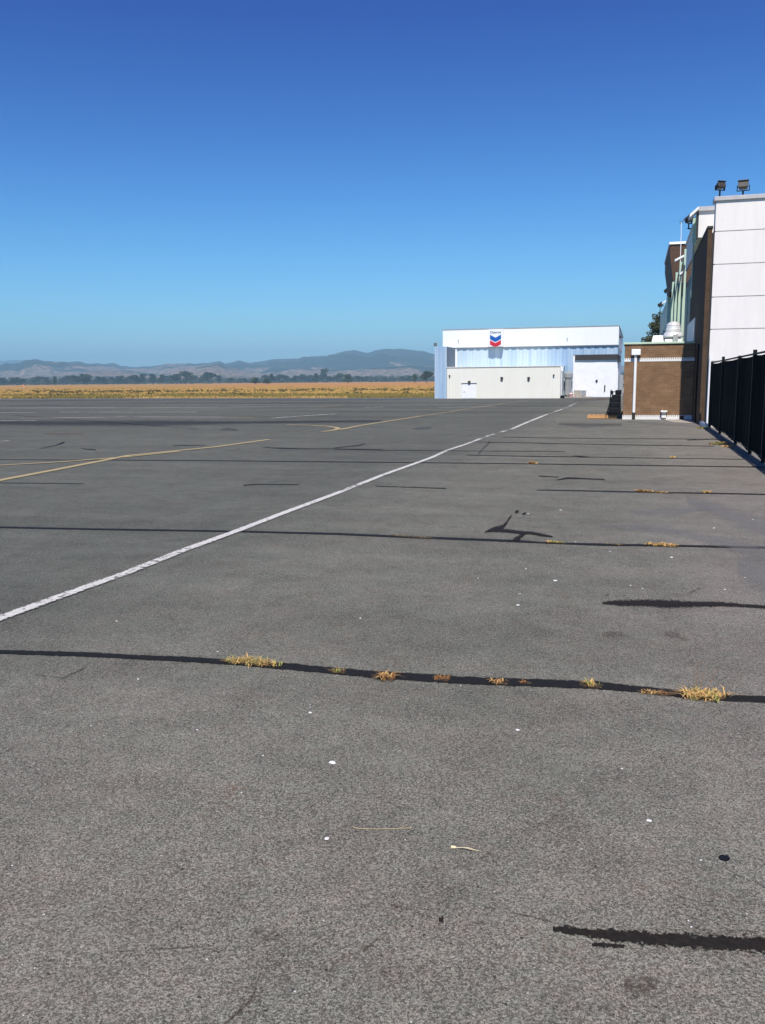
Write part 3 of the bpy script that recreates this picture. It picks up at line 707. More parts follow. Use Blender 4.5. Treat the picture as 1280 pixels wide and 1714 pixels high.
# things round the hangar
c = Vector((-9.25, 127.0, GZ))
t = thing('storage_tank', c, 'tall narrow grey tank standing between the cream lean-to and the hangar door', 'tank')
MB().lathe(c + Vector((0, 0, .25)), [(.35, 0), (.45, .1), (.45, 2.3), (.5, 2.35), (.62, 2.6), (.62, 3.1), (.4, 3.35), (.1, 3.45)], 20).build('vessel', M['grey_metal'], t)
for a in (.6, 2.2, 3.8, 5.4): MB().tube(c + Vector((.4 * math.cos(a), .4 * math.sin(a), 0)), c + Vector((.4 * math.cos(a), .4 * math.sin(a), .4)), .05, n=6).build('leg', M['black_metal'], t)
mb = MB()
for s in (-.16, .16): mb.tube(c + Vector((.15 + s, -.55, 0)), c + Vector((.15 + s, -.55, 3.0)), .02, n=6)
for k in range(9): mb.tube(c + Vector((-.01, -.55, .3 + .3 * k)), c + Vector((.31, -.55, .3 + .3 * k)), .015, n=5)
mb.build('ladder', M['grey_metal'], t)
def crate(c, sx, sy, sz, m, label, name='crate'):
    t = thing(name, c, label, 'crate')
    mb = MB(); mb.box(c.x - sx, c.x + sx, c.y - sy, c.y + sy, c.z + .08, c.z + sz)
    mb.build('body', m, t, .02)
    mb = MB()
    for s in (-1, 1): mb.box(c.x + s * sx * .7 - .08, c.x + s * sx * .7 + .08, c.y - sy, c.y + sy, c.z, c.z + .078)
    mb.build('skid', M['wood'], t)
    mb = MB(); mb.box(c.x - sx - .03, c.x + sx + .03, c.y - sy - .03, c.y + sy + .03, c.z + sz + .002, c.z + sz + .06); mb.build('lid', m, t)
crate(Vector((-7.95, 126.3, GZ + .12)), .42, .5, .82, M['concrete'], 'pale grey crate standing against the white hangar door')
crate(Vector((-7.10, 126.6, GZ + .12)), .34, .5, .80, M['grey_metal'], 'darker grey crate right of the pale one at the hangar door')
c = Vector((-8.75, 126.1, GZ + .12)); t = thing('drum', c, 'small pinkish drum with a white band beside the crates', 'drum')
MB().lathe(c, [(.26, 0), (.28, .05), (.27, .3), (.29, .32), (.27, .36), (.27, .6), (.24, .63)], 18).build('body', plain('faded pink steel', (.45, .25, .27), .6), t)
MB().lathe(c + Vector((0, 0, .4)), [(.283, 0), (.285, .02), (.285, .12), (.283, .14)], 18).build('band', M['white_metal'], t)
MB().box(-10, -5.9, 125.4, 127.4, GZ, GZ + .12).build('concrete_apron', M['concrete'], tarmac)
c = Vector((-9.6, 121.6, GZ)); t = thing('tyre_stack', c, 'small stack of black tyres at the right foot of the lean-to', 'tyres')
for k in range(2): MB().lathe(c + Vector((0, 0, .2 * k)), [(.12, .02), (.26, 0), (.3, .05), (.3, .14), (.26, .19), (.12, .17)], 18).build('tyre', M['black_plastic'], t)
# behind the hangar on the right
c = Vector((-1.6, 172, GZ)); t = thing('hedge', c, 'green hedge beyond the right side of the hangar', 'hedge')
mb = MB(); rnd = random.Random(9)
for k in range(14): leaves(mb, (c.x - 5 + k * .9, c.y + rnd.uniform(-.4, .4), GZ + .9 + rnd.uniform(-.1, .2)), (.8, .7, .8), 90, .14, rnd)
mb.build('leaves', M['leaf_mid'], t)
for k in range(7): MB().tube((c.x - 5 + k * 1.8, c.y, GZ), (c.x - 5 + k * 1.8, c.y, GZ + .8), .05, .03, 6).build('stem', M['bark'], t)
tag(MB().box(-9, 14, 167.0, 167.2, GZ, GZ + .45).box(-9.05, 14.05, 166.95, 167.25, GZ + .452, GZ + .55).build('low_wall', M['white_concrete'], None, .02), 'long low white wall in front of the green hedge past the hangar', 'wall')
tag(MB().box(-9, 14, 174, 174.2, GZ, GZ + 1.75).box(-9.05, 14.05, 173.9, 174.3, GZ + 1.752, GZ + 1.95).build('boundary_wall', M['white_concrete'], None, .02), 'taller pale wall standing behind the green hedge past the hangar', 'wall')

# ---------------------------------------------------------------- floodlights
def floodlight(base, yaw, post, label, size=.42, tilt=20, group='floodlights along the roofs'):
    base = Vector(base); t = thing('floodlight', base, label, 'floodlight', group)
    M4 = Matrix.Translation(base + Vector((0, 0, post))) @ Matrix.Rotation(yaw, 4, 'Z')
    MB().tube(base, base + Vector((0, 0, post - .02)), .028, .026, 10).lathe(base, [(.07, 0), (.07, .015), (.03, .02)], 12).build('post', M['black_metal'], t)
    mb = MB(); s = size / 2
    for sx in (-1, 1): mb.box(sx * (s + .02) - .012, sx * (s + .02) + .012, -.03, .03, -.01, .2 * min(1, size / .42), M=M4)
    mb.box(-s - .03, s + .03, -.03, .03, -.02, .0, M=M4); mb.build('yoke', M['black_metal'], t)
    MT = M4 @ Matrix.Translation((0, 0, .17 * min(1, size / .42))) @ Matrix.Rotation(R(-tilt), 4, 'X')
    hb = MB()
    q_ = min(1, size / .42); a = [(-s, -.17 * q_, -.13 * q_), (s, -.17 * q_, -.13 * q_), (s, -.17 * q_, .15 * q_), (-s, -.17 * q_, .15 * q_)]; b = [(-s * .7, .16 * q_, -.08 * q_), (s * .7, .16 * q_, -.08 * q_), (s * .7, .16 * q_, .1 * q_), (-s * .7, .16 * q_, .1 * q_)]
    a = [MT @ Vector(q) for q in a]; b = [MT @ Vector(q) for q in b]
    hb.face(a); hb.face(b[::-1])
    for i in range(4): j = (i + 1) % 4; hb.face([a[j], a[i], b[i], b[j]])
    hd = hb.build('head', M['bronze'], t, .015)
    MB().box(-s - .01, s + .01, -.24 * q_, -.172 * q_, .135 * q_, .16 * q_, M=MT).build('visor', M['bronze'], hd)
    MB().box(-s * .88, s * .88, -.176 * q_, -.170 * q_, -.11 * q_, .13 * q_, M=MT).build('lens', M['bronze'], hd)
    return t

# ---------------------------------------------------------------- terminal building
T0 = Vector((2.2, 30, 0))
tb = thing('terminal_building', T0, 'long brick and white panelled terminal building at the right, with mint green fins', 'building')
X0, X1 = 2.20, 11.0
mb = MB()
mb.box(X0 + .05, X1, 30.04, 30.5, 0, 6.9); mb.box(X0 + .05, X1, 30.5, 36, 0, 6.2); part('wall_core', mb, M['joint'], tb)
xs = [X0, 4.7, 7.2, X1]
for k in range(7):
    z0 = .03 + k * 1.0 if k else .0; z1 = 1.01 + k * 1.0 - .008 if k < 6 else 6.93
    mb = MB()
    for a, b in zip(xs, xs[1:]): mb.box(a + .006, b - .006, 30.0, 30.035, z0, z1)
    mb.box(X0, X0 + .034, 30.036, 30.48, z0, z1)
    part('wall_panel', mb, M['white_panel'], tb, .004)
mb = MB(); mb.box(X0 - .06, X1, 29.93, 30.56, 6.93, 7.06); part('coping', mb, M['coping'], tb, .012)  # darker look of the tilted face is put into its grey
# brick side wall with its narrow lit return
mb = MB(); mb.box(2.0, 2.13, 29.98, 38.2, 0, 6.12); part('brick_wall', mb, M['brick_dark_shaded'], tb)  # brick darker than the annex's own, darkened further to deepen the wall's shade
mb = MB(); mb.box(2.14, 2.19, 30.10, 38.2, 0, 6.0); part('corner_reveal', mb, M['dark_trim'], tb)
mb = MB(); mb.box(1.975, 2.15, 29.95, 38.22, 6.123, 6.19); part('wall_cap', mb, M['dark_trim'], tb)
# upper storey set behind the end wall
mb = MB(); mb.box(1.86, 11, 32.6, 36.2, 6.24, 7.1); mb.box(2.75, 11, 36.2, 62, 0, 7.2); part('upper_wall', mb, M['cream'], tb)
mb = MB(); mb.prism([(1.84, 7.1), (11, 7.1), (11, 7.24), (1.84, 7.24)], 32.5, 36.4); part('roof_edge', mb, M['coping'], tb)
def sloped_cap(y0, y1, x_out, z_top, drop, name='sloped_cap', x_in=1.84):
    mb = MB(); mb.prism([(x_in, z_top), (x_in, z_top - .10), (x_out, z_top - drop - .10), (x_out, z_top - drop)], y0, y1); part(name, mb, M['white_metal'], tb)
sloped_cap(32.5, 33.3, 1.56, 7.26, .25)
mb = MB(); mb.box(1.80, 1.858, 32.65, 32.75, 6.2, 7.05); part('trim', mb, M['dark_trim'], tb)
mb = MB(); mb.box(1.73, 1.86, 33.6, 33.75, 6.24, 7.05); part('fin', mb, M['mint'], tb)
mb = MB(); mb.tube((1.80, 34, 4.35), (1.80, 34, 6.4), .025, n=8); part('conduit', mb, M['mint'], tb)
# white parapet band above the brick wall (shaded side face)
mb = MB(); mb.box(1.95, 2.03, 36.4, 42.2, 6.2, 7.34); part('parapet_band', mb, M['white_panel'], tb)
mb = MB(); mb.box(1.90, 2.06, 36.3, 42.3, 7.345, 7.42); part('parapet_cap', mb, M['white_metal'], tb)
# glazed bay with mint fins
mb = MB(); mb.box(2.70, 2.74, 38.2, 62, 0, 7.05); part('glazing', mb, M['glass'], tb)
mb = MB(); mb.box(2.022, 2.07, 43.0, 62, 7.1, 7.28); part('bay_fascia', mb, M['mint'], tb)
for y in (43.0, 47.6, 52.2, 57.2):
    mb = MB(); mb.box(1.9, 2.02, y, y + .10, 0, 7.28); part('fin', mb, M['mint'], tb, .008)
    mb = MB(); mb.box(2.66, 2.699, y + 2.3, y + 2.38, 0, 6.7); part('mullion', mb, M['mint'], tb)
for y, xo, zt in ((47.5, 1.66, 7.62), (44.6, 1.80, 6.62)): sloped_cap(y, y + .5, xo, zt, .22, 'sloped_cap', 2.1)
# tall dark canted volume further along
mb = MB(); mb.prism([(2.0, 7.3), (4.4, 7.3), (4.4, 9.6), (1.72, 9.6), (1.72, 9.0)][::-1], 58.0, 68); part('canted_tower', mb, M['wood_dark'], tb)
mb = MB(); mb.box(1.66, 4.5, 57.9, 68.1, 9.603, 9.74); part('tower_cap', mb, M['white_metal'], tb)
# last wing
mb = MB(); mb.box(2.0, 9, 68, 90, 5.2, 7.3); part('far_fascia', mb, M['mint'], tb)
mb = MB(); mb.box(2.15, 9, 68, 90, 0, 5.198); part('far_glazing', mb, M['glass'], tb)
for y in (68, 73, 78, 84): mb = MB(); mb.box(1.88, 2.14, y, y + .2, 0, 5.198); part('fin', mb, M['mint'], tb)
sloped_cap(74, 74.6, 1.75, 7.6, .2, 'sloped_cap', 2.05)
# white panel low on the brick wall, above the annex roof
mb = MB(); mb.prism([(1.96, 2.85), (1.998, 2.85), (1.998, 3.66), (1.96, 3.66)], 34.3, 39.0); part('side_panel', mb, M['white_panel'], tb)
mb = MB(); mb.tube((1.96, 31.5, 0), (1.96, 31.5, 2.6), .03, n=8); mb.box(1.93, 1.998, 31.4, 31.6, 2.45, 2.62); part('conduit', mb, M['black_metal'], tb)
mb = MB(); mb.tube((2.24, 29.88, .05), (2.24, 29.88, 2.2), .035, n=10); part('downpipe', mb, M['white_metal'], tb)

for px, py, Y, post, yaw, lab, sz, zz in ((1204.5, 324, 30.3, .26, .55, 'floodlight nearest the left corner of the white wall, turned left', .27, 7.06), (1243.5, 322, 30.3, .20, -.15, 'floodlight on the white wall coping, second from its left corner', .31, 7.06)):
    c = atY(px, py, Y); floodlight((c.x, Y, zz), yaw + math.pi * 0, post, lab, sz)
c = atY(1155.5, 396, 38); floodlight((1.80, 38.0, 7.38), 1.0, .22, 'floodlight on the shaded parapet beside the thin antenna', .34)
floodlight((2.02, 70.5, 7.3), 1.1, .5, 'small far floodlight above the last mint green wing', .75, group='floodlights along the roofs')
c = atY(1104.5, 524, 80); floodlight((c.x, 80, c.z), 1.3, .5, 'farthest round-looking floodlight low against the sky by the tree', .8)
c = atY(728.5, 580, Y1 + .6); floodlight((c.x, Y1 + .6, 6.14), .2, .12, 'tiny floodlight on top of the blue hangar column', .42)
mb = MB(); mb.tube((1.80, 38, 7.38), (1.96, 38, 7.38), .03, n=6); part('lamp_arm', mb, M['black_metal'], tb)
# arm carrying the farthest floodlight
c = atY(1104.5, 524, 80); mb = MB(); mb.tube((c.x, 80, c.z), (2.02, 80, c.z - .1), .03, n=6); part('lamp_arm', mb, M['black_metal'], tb)
# antenna
a = atY(1137.3, 404, 52); b = atY(1140.3, 372, 52)
t = thing('antenna', (a.x + .0, 52, 7.3), 'thin white antenna mast with a small aerial against the sky', 'antenna')
MB().tube((b.x + .04, 52, 7.3), (b.x, 52, b.z), .022, .014, 8).build('mast', M['white_metal'], t)
mb = MB(); mb.tube((b.x - .1, 52, b.z - .05), (b.x + .28, 52, b.z + .18), .012, n=6)
for k in range(4): q = Vector((b.x - .05 + k * .09, 52, b.z - .02 + k * .055)); mb.tube(q + Vector((-.06, 0, .12)), q + Vector((.06, 0, -.12)), .008, n=5)
mb.build('aerial', M['bronze'], t)

# ---------------------------------------------------------------- brick annex
A0 = Vector((-.44, 33.5, 0))
an = thing('utility_building', A0, 'small flat-roofed brown brick block with white brick bands', 'building')
xa, xb, ya, yb = -.44, 1.985, 33.5, 38.0
mb = MB()
for z0, z1 in ((.165, 2.098), (2.232, 2.72)): mb.box(xa, xb, ya, yb, z0, z1)
part('wall', mb, M['brick'], an)
mb = MB(); mb.box(xa - .01, xb, ya - .012, yb, 2.10, 2.23); part('white_band', mb, M['soldier'], an)
mb = MB(); mb.box(xa - .014, xb, ya - .016, yb, 0, .163); part('white_band', mb, M['soldier_low'], an)
mb = MB(); mb.box(xa - .05, xb, ya - .06, yb, 2.722, 2.79); part('coping', mb, M['mint'], an, .01)
mb = MB(); c = atY(1065, 590, ya - .12)
mb.tube((c.x - .02, ya - .08, .26), (c.x - .02, ya - .08, 2.36), .052, n=14); ds = part('downspout', mb, M['white_metal'], an)
MB().box(c.x - .17, c.x + .15, ya - .21, ya - .018, 2.33, 2.545).build('conductor_head', M['white_metal'], ds, .015)
MB().tube((c.x - .02, ya - .08, .0), (c.x - .02, ya - .08, .258), .056, n=14).build('boot', M['dark_trim'], ds)
c = atY(1111, 692, ya - .1)
mb = MB(); mb.box(c.x - .08, c.x + .08, ya - .12, ya - .018, .06, .27); mb.prism([(c.x - .11, .27), (c.x + .11, .27), (c.x + .12, .33), (c.x - .12, .33)][::-1], ya - .22, ya - .018)
part('vent_hood', mb, M['white_concrete'], an, .012)
mb = MB(); mb.box(1.55, 1.70, ya - .03, ya - .017, 0, .14); part('red_mark', mb, plain('faded red paint', (.10, .03, .03), .7), an)
# things on its roof
c = Vector((1.27, 34.9, 2.79)); t = thing('exhaust_fan', c, 'round stepped white roof exhaust fan on the brick block', 'fan')
MB().box(c.x - .30, c.x + .30, c.y - .3, c.y + .3, 2.79, 2.93).build('curb', M['white_metal'], t, .01)
MB().tube(c + Vector((0, 0, .142)), c + Vector((0, 0, .24)), .2, n=20).build('neck', M['grey_metal'], t)
MB().lathe(c, [(.28, .20), (.37, .22), (.38, .26), (.33, .36), (.30, .40)], 32).build('skirt', M['tin'], t)
MB().lathe(c, [(.24, .402), (.28, .41), (.285, .50), (.27, .52), (.26, .56), (.25, .64)], 32).build('housing', M['tin'], t)
MB().lathe(c, [(.24, .642), (.255, .66), (.20, .74), (.10, .79), (.02, .80)], 32).build('cap', M['tin'], t)
MB().box(c.x - .02, c.x + .16, c.y - .42, c.y - .305, 2.79, 3.1).build('motor_box', M['grey_metal'], t, .01)
c = Vector((.71, 34.4, 2.79)); t = thing('roof_vent', c, 'white tapered box vent left of the round fan on the brick block', 'vent')
mb = MB(); q0 = [(-.22, -.22, 0), (.22, -.22, 0), (.22, .22, 0), (-.22, .22, 0)]; q1 = [(-.17, -.17, .27), (.17, -.17, .27), (.17, .17, .27), (-.17, .17, .27)]
q0 = [c + Vector(q) for q in q0]; q1 = [c + Vector(q) for q in q1]; mb.face(q0[::-1]); mb.face(q1)
for i in range(4): j = (i + 1) % 4; mb.face([q0[i], q0[j], q1[j], q1[i]])
mb.build('body', M['white_metal'], t, .02)
# pad and white blocks at the corner
mb = MB(); mb.face([(.95, 33.3, .012), (1.9, 33.45, .012), (2.0, 30.4, .012), (1.25, 31.2, .012)]); mb.build('concrete_pad', M['concrete'], tarmac)
def block(p, sx, sy, sz, lab, yaw=0):
    Mx = Matrix.Translation(p) @ Matrix.Rotation(yaw, 4, 'Z'); o = MB().box(-sx, sx, -sy, sy, 0, sz, M=Mx).build('concrete_block', M['white_concrete'], None, .015, loc=p); tag(o, lab, 'block'); return o
block(Vector((2.05, 28.7, 0)), .06, .95, .13, 'long white concrete kerb block at the foot of the brick corner')
block(Vector((2.30, 28.8, .0)), .07, .5, .22, 'short white concrete block behind the kerb block, by the fence end')

# tree behind the annex
def near_tree(loc, h, wd, seed, label):
    rnd = random.Random(seed); loc = Vector(loc); root = thing('cypress_tree', loc, label, 'tree')
    t = MB(); t.tube(loc, loc + Vector((.1, 0, h * .5)), .25, .16, 9); t.tube(loc + Vector((.1, 0, h * .5)), loc + Vector((0, 0, h * .95)), .16, .04, 7)
    c = MB()
    for k in range(60):
        a = rnd.uniform(0, 6.28); zf = rnd.uniform(.28, .97); reach = wd * (.2 + .8 * (1 - abs(zf - .45) * 1.5)) * rnd.uniform(.5, 1.05)
        st = loc + Vector((0, 0, h * zf * .85)); en = loc + Vector((math.cos(a) * reach, math.sin(a) * reach, h * zf))
        t.tube(st, en, .06, .015, 5)
        for q in range(5):
            p = st.lerp(en, .45 + .14 * q); s = .55 * (1.25 - .15 * q)
            leaves(c, p, (s * 1.15, s * 1.15, s * .55), 44, .10, rnd)
    t.build('trunk', M['bark'], root); c.build('crown', M['leaf_near'], root)
near_tree((2.5, 92, GZ), 9.3, 2.3, 21, 'dark feathery evergreen tree rising behind the brick block')
near_tree((1.35, 104, GZ), 7.5, 2.0, 22, 'lower spreading evergreen left of the taller one behind the brick block')

# ---------------------------------------------------------------- cart, pallet
p = Vector((-1.15, 34.3, 0)); t = thing('pallet', p, 'orange timber pallet lying flat left of the brick block', 'pallet')
mb = MB()
for k in range(7): mb.box(p.x - .58 + k * .16, p.x - .58 + k * .16 + .12, p.y - .5, p.y + .5, .105, .13)
mb.build('deck', M['wood'], t)
mb = MB()
for yy in (-.5, -.05, .4): mb.box(p.x - .58, p.x + .5, p.y + yy, p.y + yy + .1, .02, .103)
mb.build('bearer', M['wood'], t)
p = Vector((-.74, 34.0, 0)); t = thing('hand_cart', p, 'tall narrow black cart piled with dark boxes against the brick block', 'cart')
mb = MB()
for sx in (-.2, .2):
    mb.tube((p.x + sx, p.y + .25, .12), (p.x + sx * .8, p.y + .28, 1.08), .022, n=8)
    mb.tube((p.x + sx * 1.3 - .05, p.y - .3, .14), (p.x + sx * .9, p.y + .1, .62), .018, n=8)
for z in (.25, .5, .75, 1.0): mb.tube((p.x - .2, p.y + .26, z), (p.x + .2, p.y + .26, z), .016, n=8)
mb.build('frame', M['black_metal'], t)
mb = MB(); mb.box(p.x - .22, p.x + .24, p.y - .3, p.y + .26, .15, .18); mb.build('platform', M['black_metal'], t)
for sx in (-.25, .27): MB().tube((p.x + sx - .025, p.y + .2, .14), (p.x + sx + .025, p.y + .2, .14), .135, n=20).build('wheel', M['black_plastic'], t)
rr = random.Random(4)
for z0, z1, x0, x1 in ((.19, .42, -.23, .22), (.425, .62, -.17, .2), (.625, .80, -.20, .17), (.805, .90, -.12, .20), (.905, 1.07, .0, .22), (.905, 1.04, -.18, -.08)):
    MB().box(p.x + x0, p.x + x1, p.y - .2 + rr.uniform(-.04, .04), p.y + .22, z0, z1).build('box', M['black_plastic'], t, .02)

# ---------------------------------------------------------------- fence
FX = 2.20
fn = thing('fence', (FX, 22.8, 0), 'black screened chain-link fence along the right edge of the tarmac', 'fence')
ysf = [28.6, 25.0, 21.1, 18.5, 16.6, 14.3, 11.9]
tops = [1.93, 2.0, 1.93, 1.98, 1.98, 1.96, 1.96]
for i, (y, z) in enumerate(zip(ysf, tops)):
    MB().box(FX - .035, FX + .035, y - .035, y + .035, 0, z + .04).box(FX - .038, FX + .038, y - .038, y + .038, z + .04, z + .05).build('post', M['black_metal'], fn, .008)
rnd = random.Random(8)
for i in range(len(ysf) - 1):
    ya_, yb_ = ysf[i], ysf[i + 1]; mb = MB(); n = 22; rows = 8
    g = [[None] * (rows + 1) for _ in range(n + 1)]
    for a in range(n + 1):
        s = a / n; y = ya_ - .04 + (yb_ + .08 - ya_) * s; sag = .022 * math.sin(math.pi * s)
        zt = 1.93 - sag; zb = .06 + .03 * noise.noise(Vector((y * 1.7, 0, 2))) + .03 * math.sin(math.pi * s * 2)
        for b in range(rows + 1):
            q = b / rows; z = zb + (zt - zb) * q
            g[a][b] = (FX + .02 + .02 * noise.noise(Vector((y * 2.2, z * 1.3, 5))) + .012 * math.sin(y * 26), y, z)
    for a in range(n):
        for b in range(rows): mb.face([g[a][b], g[a + 1][b], g[a + 1][b + 1], g[a][b + 1]])
    mb.build('screen', M['black_screen'], fn)
    MB().tube((FX, ya_ - .04, 1.95), (FX, yb_ + .04, 1.95), .02, n=8).build('rail', M['black_metal'], fn)
    MB().tube((FX, ya_ - .04, .09), (FX, yb_ + .04, .09), .008, n=6).build('tension_wire', M['black_metal'], fn)

# ---------------------------------------------------------------- weeds in the seams
def blades(mb, c, ax, L, Wd, n, hmin, hmax, mi, rnd, lay=.6, bw=.0022):
    cl = [rnd.uniform(-.9, .9) for _ in range(max(3, int(L / .022)))] + [rnd.gauss(0, .3) for _ in range(3)]
    for _ in range(n):
        u = rnd.choice(cl) + rnd.gauss(0, .13); p = c + ax * (u * L / 2) + Vector((-ax.y, ax.x, 0)) * rnd.gauss(0, Wd / 3)
        a = rnd.uniform(0, 6.28); out = Vector((math.cos(a), math.sin(a), 0)); h = hmin + (hmax - hmin) * rnd.random() ** 1.8
        l2 = rnd.uniform(lay * .4, lay * 1.6); s = Vector((-out.y, out.x, 0)) * bw * rnd.uniform(.7, 1.5)
        p.z = .002; q = p + out * h * l2 * .45 + Vector((0, 0, h * .65)); r = p + out * h * l2 * 1.25 + Vector((0, 0, h * (1.0 if l2 < .7 else .55)))
        mb.face([p - s, p + s, q + s * .8, q - s * .8], mi); mb.face([q - s * .8, q + s * .8, r], mi)
def tuft(px, py, lpx, label, mats, n, hmin=.02, hmax=.07, Wd=.05, group=None, lay=1.1, bw=.0022, seed=0):
    hmax *= .72; n = int(n * .8)
    c = ground(px, py); a = ground(px - lpx / 2, py - lpx * .03); b = ground(px + lpx / 2, py + lpx * .03); ax = (b - a); L = ax.length; ax.normalize()
    rnd = random.Random(int(px * 7 + py) + seed); mb = MB()
    for mi in range(len(mats)): blades(mb, c, ax, L, Wd, n // len(mats), hmin, hmax, mi, rnd, lay, bw)
    o = mb.build('grass_tuft', [M[m] for m in mats], None, loc=(c.x, c.y, 0)); tag(o, label, 'grass tuft', group or 'weeds growing in the seams'); return o
tuft(412, 1109, 78, 'long yellow green tuft, leftmost on the nearest dark seam', ['green_grass', 'straw', 'straw'], 300, .01, .052, .08, lay=1.7)
tuft(452, 1114, 40, 'thin trailing green tuft just right of the long yellow green one', ['green_grass', 'straw'], 70, .02, .05, .05)
tuft(564, 1125, 26, 'small flattened brown weed left of the orange weed on the nearest seam', ['rust_grass', 'green_grass'], 60, .01, .035, .04)
tuft(645, 1136, 30, 'star shaped orange dead weed on the nearest seam', ['straw', 'rust_grass'], 130, .02, .06, .05, bw=.003)
tuft(738, 1136, 26, 'rust brown mat of dead weed in the nearest seam', ['rust_grass'], 150, .006, .022, .05, bw=.003)
tuft(834, 1143, 24, 'small orange weed between the rust mat and the green weed', ['straw', 'rust_grass'], 90, .01, .035, .04)
tuft(876, 1143, 18, 'tiny sparse brown weed right of the small orange weed', ['rust_grass'], 24, .01, .02, .03)
tuft(988, 1148, 32, 'olive green weed with pale tips near the right of the nearest seam', ['green_grass', 'straw'], 120, .015, .05, .04)
tuft(1098, 1161, 62, 'long flat straw coloured weed left of the big dry tuft', ['straw', 'rust_grass'], 130, .006, .025, .04)
big = tuft(1175, 1166, 62, 'biggest dry straw tuft with a green heart at the right of the nearest seam', ['straw', 'straw', 'straw', 'green_grass'], 420, .015, .055, .09, bw=.003, lay=1.3)
mb = MB(); c = ground(1166, 1163)
for dx, h in ((-.02, .13), (.0, .17), (.03, .14), (.09, .15)): mb.tube(c + Vector((dx * .4, 0, 0)), c + Vector((dx, .01, h)), .0012, .0008, 5)
o = mb.build('seed_stalk', M['rust_grass'], big)
tuft(1212, 1168, 40, 'single pale stalk trailing right of the biggest dry tuft', ['straw'], 12, .03, .09, .012)
tuft(1108, 913.5, 50, 'bright yellow straw tuft on the second seam', ['straw'], 420, .015, .05, .06, bw=.004)
tuft(930, 908.5, 30, 'smaller yellow green tuft on the second seam beside the tar splash', ['straw', 'green_grass'], 160, .01, .035, .05, bw=.004)
tuft(1030, 912, 34, 'faint sparse green weeds between the two yellow tufts of the second seam', ['green_grass', 'rust_grass'], 60, .006, .02, .04, bw=.003)
tuft(690, 899, 70, 'thin row of tiny green weeds on the second seam', ['green_grass'], 60, .006, .02, .03, bw=.003)
tuft(1078, 823, 28, 'straw weed on the third seam, left of its neighbours', ['straw', 'rust_grass'], 200, .02, .06, .08, bw=.005)
tuft(1107, 824.5, 26, 'flat brownish weed in the middle of the third seam', ['rust_grass', 'straw'], 90, .01, .03, .08, bw=.005)
tuft(1181, 824.5, 16, 'short straw weed on the third seam, nearest the fence', ['straw'], 140, .02, .05, .08, bw=.005)
tuft(892, 776, 12, 'small tan weed on the fourth seam in the middle of the tarmac', ['straw', 'rust_grass'], 90, .03, .08, .12, bw=.008)
tuft(1125, 766, 10, 'faint tan weed on the far seams before the brick block', ['straw'], 50, .02, .06, .12, bw=.008)
tuft(1205, 744, 16, 'olive weed growing by the foot of the fence', ['green_grass', 'rust_grass'], 260, .04, .14, .3, bw=.009)
tuft(1221, 748, 14, 'pale brown litter of dry weed by the foot of the fence', ['straw', 'rust_grass'], 220, .02, .07, .3, bw=.009)
tuft(1176, 717, 14, 'yellowish weed at the foot of the brick corner', ['straw', 'green_grass'], 200, .03, .1, .3, bw=.010)

soil = strip_material('soil in the seam', (.13, .085, .045), 30, soft=.3, amp=1.6, edge=.5, strength=.7, wear=.44, wear_scale=30)
for x, y, l, hgt in ((415,1110,95,9), (564,1125,30,7), (645,1137,30,10), (738,1137,30,9), (836,1144,32,8), (878,1144,24,5), (988,1149,40,9), (1098,1161,66,9), (1178,1167,74,13), (1108,914,56,5), (930,909,36,4), (1078,824,34,3), (690,899,70,3), (1110,825,34,3)):
    mark('seam_soil', strip_px([(x - l / 2, y - l * .035, 2), (x - l / 4, y - l * .017, hgt), (x + l / 4, y + l * .017, hgt), (x + l / 2, y + l * .035, 2)], .006), soil)
# ---------------------------------------------------------------- small litter
def chip_mesh(seed):
    rnd = random.Random(seed); mb = MB(); n = 8
    top = []; bot = []
    for i in range(n):
        a = 6.283 * i / n; r = rnd.uniform(.7, 1.15); e = 1 if i % 2 else .85
        top.append(Vector((math.cos(a) * r * .8, math.sin(a) * r * .55, rnd.uniform(.18, .34)))); bot.append(Vector((math.cos(a) * r * e, math.sin(a) * r * .7, 0)))
    mb.face(top); mb.face(bot[::-1])
    for i in range(n): j = (i + 1) % n; mb.face([bot[i], bot[j], top[j], top[i]])
    return mb
CH = None
big_chips = {(556.5,1277): (.0165, 'largest white chip, lying below the nearest seam left of centre'), (867,1013): (.014, 'white chip left of the long dark tar patch'), (866,1222): (.010, 'white chip below the nearest seam, right of centre'), (1086,1374): (.0105, 'white chip right of centre above the black drilled hole'), (547,1404): (.0105, 'white chip just under the left end of the pale twig'), (519,1193): (.009, 'white chip below a row of tiny specks under the nearest seam'), (929,972): (.017, 'wide white chip below the second seam'), (1124,933): (.016, 'white chip just below the bright yellow straw tuft')}
small = [(519,1184),(519,1180),(541,1541),(404,1327),(440,1265),(73,1531),(493,1660),(1152,1541),(1173,1440),(870,994),(603,1035),(195,1040),(1021,923),(884,860),(963,907),(1213,987),(785,1134),(1011,1157),(771,1148),(364,1091),(1041,1287),(39,1700),(58,1621),(37,1615),(346,1606),(678,1406),(231,1137),(1157,1552),(800,968),(880,952),(1075,985),(1247,967),(1055,980),(938,854),(1195,884),(1260,870),(20,1449),(700,1310),(1250,1530),(152,1215),(330,1222),(688,1711)]
protoC = [chip_mesh(k).build('white_chip', M['chip']) for k in range(3)]
for o in protoC: tag(o, 'tiny white fleck on the grey tarmac', 'chip', 'tiny white flecks scattered on the tarmac')
k = 0
def place_chip(px, py, r):
    global k
    o = protoC[k] if k < 3 else protoC[k % 3].copy()
    if k >= 3: sc.collection.objects.link(o)
    k += 1; p = ground(px, py); o.location = (p.x, p.y, .001); o.scale = (r, r, r * .8); o.rotation_euler.z = random.uniform(-.5, .5); return o
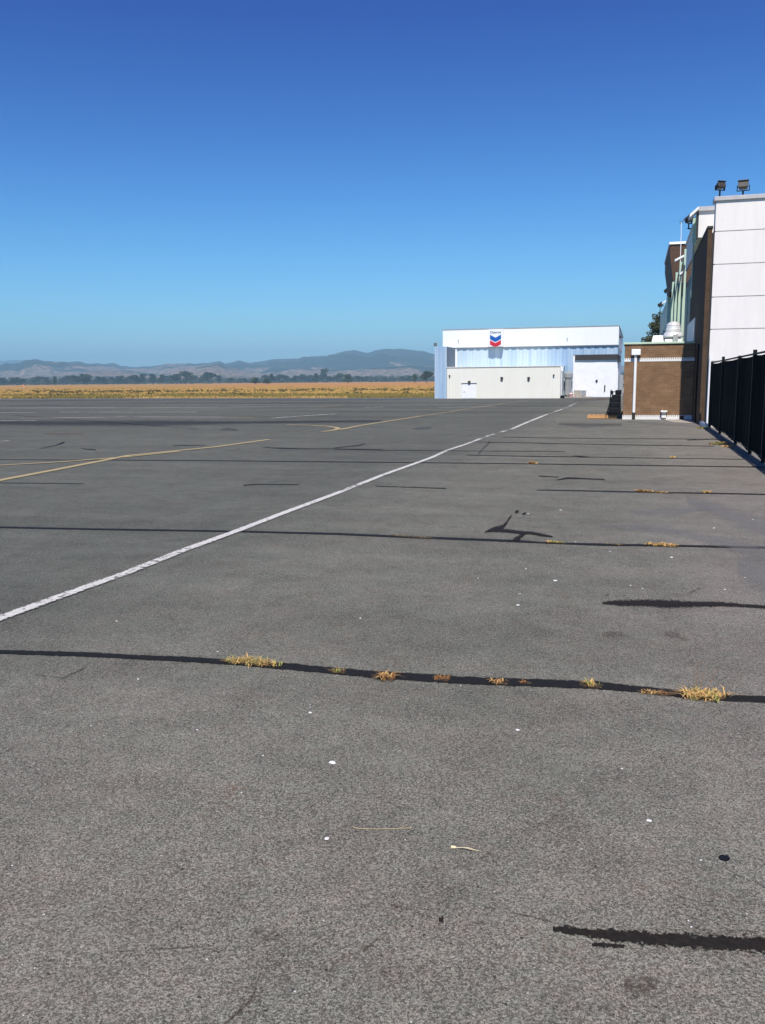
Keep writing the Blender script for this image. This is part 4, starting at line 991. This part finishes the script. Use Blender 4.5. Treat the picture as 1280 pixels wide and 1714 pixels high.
for px, py in small:
    p = ground(px, py); d = p.length; place_chip(px, py, random.uniform(.0013, .0021) * max(1.6, d * .75))
for (px, py), (r, lab) in big_chips.items():
    o = place_chip(px, py, r); o['label'] = lab; o['group'] = 'larger white chips on the tarmac'
# twig and folded straw leaf
P = [ground(x, y) for x, y in ((590,1385),(598,1388),(625,1389),(660,1388.5),(690,1387))]; mb = MB()
for a, b in zip(P, P[1:]): mb.tube(a + Vector((0, 0, .003)), b + Vector((0, 0, .003)), .0016, .0014, 6)
q = P[3]; mb.tube(q + Vector((.01, 0, .003)), ground(684, 1383) + Vector((0, 0, .006)), .0011, .0006, 5)
tag(mb.build('twig', M['twig'], None, loc=P[0]), 'thin pale curved twig lying left of the folded straw leaf', 'twig')
a, b = ground(755, 1419), ground(810, 1428); mb = MB(); d = (b - a).normalized(); s = Vector((-d.y, d.x, 0))
for off, l, wv in ((.0, 1, .0035), (-.005, .8, .0025)):
    A = a + s * off + Vector((0, 0, .002)); B = a + (b - a) * l + s * off * .2 + Vector((0, 0, .003)); C = (A + B) / 2 + Vector((0, 0, .007))
    mb.face([A - s * wv, A + s * wv * .3, C + s * wv, C - s * wv]); mb.face([C - s * wv, C + s * wv, B])
mb.tube(a + Vector((0, 0, .004)), a + d * .016 + Vector((0, 0, .005)), .0045, .003, 6)
tag(mb.build('straw_leaf', plain('pale straw leaf', (.72, .62, .38), .6, .1, 60), None, loc=a), 'folded pale straw leaf lying right of the thin twig', 'leaf')

# ---------------------------------------------------------------- haze
hz = MB().box(-9500, 9500, -100, 9500, -3, 330)
n = bpy.data.materials.new('haze'); n.use_nodes = True; n.node_tree.nodes.clear()
pv = n.node_tree.nodes.new('ShaderNodeVolumePrincipled'); pv.inputs['Color'].default_value = (.48, .80, 1.0, 1); pv.inputs['Density'].default_value = 2.3e-4; pv.inputs['Anisotropy'].default_value = -.15
mo = n.node_tree.nodes.new('ShaderNodeOutputMaterial'); n.node_tree.links.new(pv.outputs[0], mo.inputs['Volume'])
tag(hz.build('haze', n), 'pale blue haze over the far field and hills', 'haze', kind='stuff')
